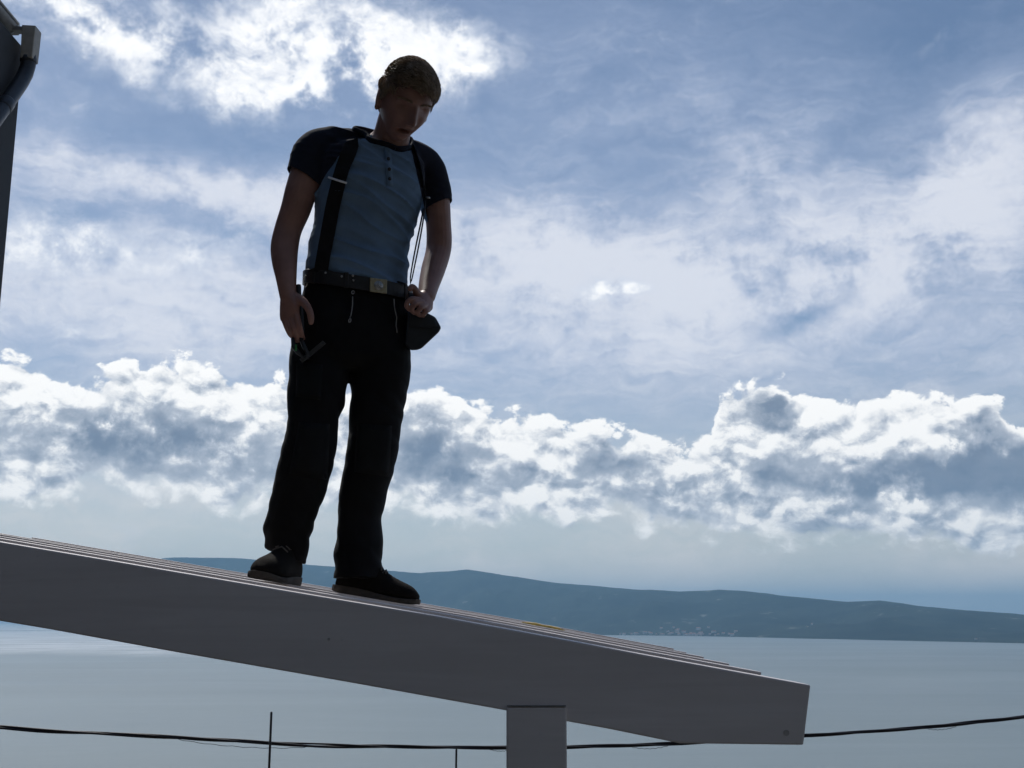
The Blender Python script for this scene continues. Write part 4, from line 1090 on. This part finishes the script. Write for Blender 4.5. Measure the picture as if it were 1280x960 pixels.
def build_hair(person):
    m, N, b = mat('fair_brown_hair')
    co = N.t.nodes.new('ShaderNodeTexCoord').outputs['Object']
    n = N.noise(co, 90, 4, 0.6)
    N.put(b.inputs['Base Color'], N.mix(N.ss(n, 0.3, 0.7), (0.27, 0.20, 0.135, 1), (0.58, 0.45, 0.32, 1)))
    b.inputs['Roughness'].default_value = 0.42; b.inputs['Specular IOR Level'].default_value = 0.5
    tl = N.t.nodes.new('ShaderNodeBsdfTranslucent'); tl.inputs[0].default_value = (0.55, 0.40, 0.24, 1)
    mx = N.t.nodes.new('ShaderNodeMixShader'); mx.inputs[0].default_value = 0.45
    om = [k for k in N.t.nodes if k.type == 'OUTPUT_MATERIAL'][0]
    N.t.links.new(b.outputs[0], mx.inputs[1]); N.t.links.new(tl.outputs[0], mx.inputs[2]); N.t.links.new(mx.outputs[0], om.inputs[0])
    rnd = random.Random(11)
    bm = bmesh.new()
    def hairline(d):
        """1 inside the hair-covered scalp"""
        az = math.degrees(math.atan2(abs(d.x), -d.y))           # 0 = face, 180 = nape
        lim = interp([(0, .50), (35, .46), (60, .36), (75, .05), (95, -.02), (110, -.22), (140, -.48), (180, -.52)], az)
        return d.z - lim - .05 * mnoise.noise(d * 7) - .03 * mnoise.noise(d * 19)
    # skull cap
    nu, nv = 72, 48; rows = []
    for j in range(nv + 1):
        th = math.pi * .78 * j / nv; row = []
        for i in range(nu):
            ph = 2 * math.pi * i / nu; d = Vector((math.sin(th) * math.sin(ph), -math.sin(th) * math.cos(ph), math.cos(th)))
            k = hairline(d); p = head_surface(d)
            lift = -.005 + .005 * smooth01(-.02, .25, k) + .011 * smooth01(.45, .95, d.z)
            lift += .004 * mnoise.noise(p * 60) * smooth01(0, .2, k)
            row.append((bm.verts.new(HW(p + d.normalized() * lift)), k))
        rows.append(row)
    for a, c in zip(rows, rows[1:]):
        for i in range(nu):
            q = (a[i], a[(i + 1) % nu], c[(i + 1) % nu], c[i])
            if max(v[1] for v in q) > -.03:
                try: bm.faces.new([v[0] for v in q])
                except ValueError: pass
    # locks: combed along the scalp, short and falling at the sides, swept across to the brow on top
    for _ in range(9000):
        th = math.acos(rnd.uniform(-.55, 1)); ph = rnd.uniform(0, 2 * math.pi)
        d = Vector((math.sin(th) * math.sin(ph), -math.sin(th) * math.cos(ph), math.cos(th))); k = hairline(d)
        if k < .0: continue
        topn = smooth01(.22, .62, d.z); front = smooth01(.35, -.45, d.y) * topn
        comb = Vector((.05, .25, -1.0)).lerp(Vector((.62, -.72, .10)), smooth01(.15, .75, topn + rnd.gauss(0, .08)))
        comb += mnoise.noise_vector(d * 3.1) * .30 + mnoise.noise_vector(d * 9.0) * .22 + Vector((rnd.gauss(0, .07), rnd.gauss(0, .07), rnd.gauss(0, .07)))
        L = (.016 + .034 * topn * rnd.uniform(.55, 1.1)) * (1 - .35 * front) * (1 - .35 * smooth01(.1, .6, d.x))
        h1 = .005 + .011 * topn * rnd.uniform(.75, 1.15) + .004 * front; r0 = rnd.uniform(.0006, .0011) * (1 + topn * .5)
        pts = []; q = d.copy()
        for s_ in range(6):
            t = s_ / 5
            h = .002 + h1 * math.sin(min(1.0, t * 1.5) * math.pi / 2) * (1 - .45 * max(0, t - .55) * (1 - front))
            pts.append(HW(head_surface(q) + q * h))
            tan = comb - q * comb.dot(q)
            if front > .2: tan += Vector((0, 0, .25 * front * t))
            q = (q + tan.normalized() * (L / 5 / .095)).normalized()
        tube(bm, pts, [r0, r0 * 1.1, r0 * 1.1, r0 * .9, r0 * .6, r0 * .2], 3, cap=False)
    o = link('hair', local(from_bm('hair', bm, False)), m, person, True); o['label'] = 'short fair brown hair swept forward with a tuft at the brow'
    for sg in (-1, 1):
        bm = bmesh.new()
        for _ in range(90):
            x = sg * rnd.uniform(.012, .049); z = .0195 + .004 * math.sin((abs(x) - .012) / .037 * math.pi) + rnd.gauss(0, .0016)
            yy = -.09
            d = Vector((x / .0735, -1, z / .116)); d.y = -math.sqrt(max(.05, 1 - d.x ** 2 - d.z ** 2)); p = head_surface(d)
            q = p + Vector((sg * .008, -.002, .001 + rnd.gauss(0, .001)))
            tube(bm, [HW(p + Vector((0, .001, 0))), HW((p + q) / 2 + Vector((0, -.002, 0))), HW(q)], [.0007, .0007, .0002], 3, cap=False)
        link('eyebrow', local(from_bm('eyebrow', bm, False)), m, person, True)

def build_shoes(person):
    upper = simple('dark_suede', (0.012, 0.010, 0.009), 0.9, spec=0.15, var=0.25, scale=60, bump=0.4, bscale=500)
    solem = simple('grey_rubber_sole', (0.060, 0.050, 0.042), 0.85, var=0.2, scale=40, bump=0.3, bscale=200)
    lace = simple('grey_laces', (0.11, 0.095, 0.08), 0.8, var=0.2, scale=200)
    slope = math.atan2(rafter_top(P(525, 755).x) - rafter_top(P(415, 735).x), P(525, 755).x - P(415, 735).x)
    nrm = Vector((-math.sin(slope), 0, math.cos(slope)))
    def shoe(origin, direction, sc=.93):
        X = (direction - nrm * direction.dot(nrm)).normalized(); Z = nrm; Yv = Z.cross(X)
        M = Matrix((X, Yv, Z)).transposed()
        T = lambda p: origin + M @ (Vector(p) * sc)
        L = .292
        st = [(0, .018), (.008, .030), (.03, .037), (.08, .037), (.12, .036), (.16, .041), (.20, .048), (.235, .049), (.265, .042), (.283, .028), (.292, .012)]
        # sole
        bm = bmesh.new(); rs = []
        for x, w in st:
            th = .025 - .009 * smooth01(.08, .2, x); toe = .007 * smooth01(.23, .292, x) ** 2; heel = .005 * smooth01(.02, 0, x)
            off = .004 * math.sin(x / L * math.pi)
            rs.append([bm.verts.new(T((x, yy * w + off, zz))) for yy, zz in ((-.96, toe + heel), (.96, toe + heel), (1.0, toe + th * .6), (.97, th + toe), (-.97, th + toe), (-1.0, toe + th * .6))])
        for a, b in zip(rs, rs[1:]):
            for k in range(6): bm.faces.new((a[k], a[(k + 1) % 6], b[(k + 1) % 6], b[k]))
        bm.faces.new(rs[0][::-1]); bm.faces.new(rs[-1]); bevel(bm, .0025, 2, 40)
        # upper
        b2 = bmesh.new(); rs = []; n = 18
        for x, w, h in ((.006, .022, .058), (.016, .032, .082), (.04, .0365, .098), (.075, .038, .122), (.105, .0385, .122), (.130, .039, .112), (.155, .0415, .098), (.185, .0465, .082), (.215, .0490, .072), (.243, .047, .065), (.266, .040, .056), (.281, .025, .041), (.288, .012, .034)):
            base = .012 + .010 * smooth01(.23, .292, x) ** 2; off = .004 * math.sin(x / L * math.pi); r = []
            for k in range(n):
                a = math.pi * k / (n - 1); ca, sa = math.cos(a), math.sin(a)
                r.append(b2.verts.new(T((x, off + w * .985 * math.copysign(abs(ca) ** .75, ca) * (1 - .18 * max(0, sa) ** 2), base + (h - base) * sa ** .72))))
            rs.append(r)
        for a, b in zip(rs, rs[1:]):
            for k in range(n): b2.faces.new((a[k], a[(k + 1) % n], b[(k + 1) % n], b[k]))
        b2.faces.new(rs[0][::-1]); b2.faces.new(rs[-1])
        sh = link('shoe', local(from_bm('shoe', b2)), upper, person, True)
        md = sh.modifiers.new('sub', 'SUBSURF'); md.levels = md.render_levels = 1
        link('sole', local(from_bm('sole', bm)), solem, sh)
        # tongue and laces
        b3 = bmesh.new(); tube(b3, [T((.075, .003, .116)), T((.085, .003, .136)), T((.094, .003, .142))], [(.020, .006), (.022, .005), (.018, .003)], 10, up=Z)
        link('tongue', local(from_bm('tongue', b3)), upper, sh, True)
        b3 = bmesh.new()
        for i in range(5):
            x = .098 + i * .016; h = interp([(.075, .122), (.105, .122), (.130, .112), (.155, .098), (.185, .082)], x)
            for sg in (-1, 1):
                tube(b3, [T((x - .006 * sg, .003 - .022, h * .93 - .002)), T((x, .003, h + .004)), T((x + .006 * sg, .003 + .022, h * .93 - .002))], .0024, 6)
        for sg in (-1, 1):
            tube(b3, [T((.098, .003, .126)) + M @ Vector((.012 * math.sin(a) * .8, sg * (.006 + .020 * (1 - math.cos(a)) / 2), .006 + .004 * math.sin(2 * a))) for a in [2 * math.pi * k / 12 for k in range(13)]], .0022, 6)
        link('laces', local(from_bm('laces', b3)), lace, sh, True)
    xr = P(415.5, 735).x
    shoe(Vector((xr, YM + .005, rafter_top(xr) + .001)), Vector((1, -.10, 0)))
    xl = P(357.5, 728).x
    shoe(Vector((xl, YM + .095, rafter_top(xl) + .001)), Vector((-.13, -.99, 0)), 1.08)

def build_tools(bt):
    black = simple('black_tool_grip', (0.012, 0.013, 0.014), 0.5, var=.2, scale=60)
    steel = simple('dark_tool_steel', (0.035, 0.04, 0.045), 0.5, metal=0.4, var=.2, scale=60)
    green = simple('green_tool_button', (0.03, 0.20, 0.05), 0.5)
    a, b = P(373, 356, -.140), P(376, 424, -.148)
    root = empty('hand_tool', b, 'slim dark hand tool with a green dab, gripped in the lowered hand', 'tool')
    loc = lambda bm, n: (lambda me: (me.transform(Matrix.Translation(-b)), me)[1])(from_bm(n, bm))
    bm = bmesh.new(); d = b - a
    tube(bm, [a, a + d * .03, a + d * .15, a + d * .45, a + d * .8, b], [(.007, .007), (.0085, .008), (.008, .008), (.012, .010), (.013, .011), (.010, .010)], 14)
    link('grip', loc(bm, 'grip'), black, root, True)
    bm = bmesh.new(); tube(bm, [P(366, 423, -.150), P(367, 433, -.152), P(372, 440, -.152), P(380, 448, -.150)], [.006, .0075, .007, .003], 10)
    link('jaw', loc(bm, 'jaw'), steel, root, True)
    bm = bmesh.new(); tube(bm, [P(376, 423, -.150), P(380, 433, -.154), P(384, 441, -.153), P(385.5, 449, -.150)], [.006, .0065, .006, .003], 10)
    link('jaw', loc(bm, 'jaw'), steel, root, True)
    c = P(370, 434.5, -.162); bm = bmesh.new(); box(bm, c, (.006, .005, .020)); bevel(bm, .0015, 2)
    link('button', loc(bm, 'button'), green, root)
    # folding rule tucked aslant in the thigh pocket
    pts = []
    p0, n0 = hit(bt, 407.5, 428, .014); p1, n1 = hit(bt, 379, 454, .012)
    root = empty('folding_rule', p1, 'dark folding rule slanting out of the thigh pocket', 'rule')
    bm = bmesh.new(); ribbon(bm, [p0, p0.lerp(p1, .5), p1], [n0, n0, n1], .013, .008); bevel(bm, .001, 1)
    me = from_bm('blade', bm); me.transform(Matrix.Translation(-p1)); link('blade', me, simple('grey_rule', (0.045, 0.05, 0.05), 0.5, var=.2, scale=60), root)
    bm = bmesh.new(); ball(bm, p0.lerp(p1, .06) + n0 * .008, .0035); me = from_bm('rivet', bm); me.transform(Matrix.Translation(-p1)); link('rivet', me, steel, root, True)

def build_pouch():
    lea = simple('black_pouch_leather', (0.015, 0.019, 0.022), 0.5, var=.2, scale=40, bump=.4, bscale=250)
    steel = simple('pouch_rivet', (0.7, 0.7, 0.68), 0.3, metal=0.9)
    out = [(509, 390), (530, 389), (544.5, 396.5), (551.5, 409.5), (549, 415), (526.5, 436), (521, 437.5), (513.5, 438), (506, 430)]
    root = empty('tool_pouch', P(518, 437, .0), 'black leather pouch jutting from the belt under the hand on the hip', 'pouch')
    off = Vector(root.location)
    bm = bmesh.new(); fr = [bm.verts.new(P(x, y, -.050) - off) for x, y in out]; bk = [bm.verts.new(P(x, y, .030) - off) for x, y in out]
    n = len(out); bm.faces.new(fr); bm.faces.new(bk[::-1])
    for k in range(n): bm.faces.new((fr[k], bk[k], bk[(k + 1) % n], fr[(k + 1) % n]))
    bevel(bm, .008, 3, 20); link('pocket', from_bm('pocket', bm), lea, root, False)
    fl = [(512, 392), (530, 391), (543, 398), (547, 408), (536, 410), (514, 408)]
    bm = bmesh.new(); fr = [bm.verts.new(P(x, y, -.056) - off) for x, y in fl]; bk = [bm.verts.new(P(x, y, -.049) - off) for x, y in fl]
    n = len(fl); bm.faces.new(fr); bm.faces.new(bk[::-1])
    for k in range(n): bm.faces.new((fr[k], bk[k], bk[(k + 1) % n], fr[(k + 1) % n]))
    bevel(bm, .002, 2, 20); link('flap', from_bm('flap', bm), lea, root)
    bm = bmesh.new(); ball(bm, P(530.5, 393.5, -.060) - off, .0042, (1.5, 1, .9)); link('rivet', from_bm('rivet', bm), steel, root, True)
    bm = bmesh.new(); ribbon(bm, [P(516, 366, -.030) - off, P(518, 380, -.028) - off, P(520, 396, -.030) - off], [Vector((.6, -.8, 0))] * 3, .035, .004); link('hanger', from_bm('hanger', bm), lea, root)

def build_man():
    person = build_person()
    tr, bt, metal = build_trousers(person)
    build_belt(person, metal)
    sh, bs = build_shirt(person)
    build_braces(person, bs, metal)
    build_hair(person)
    build_shoes(person)
    build_tools(bt)
    build_pouch()
build_man()
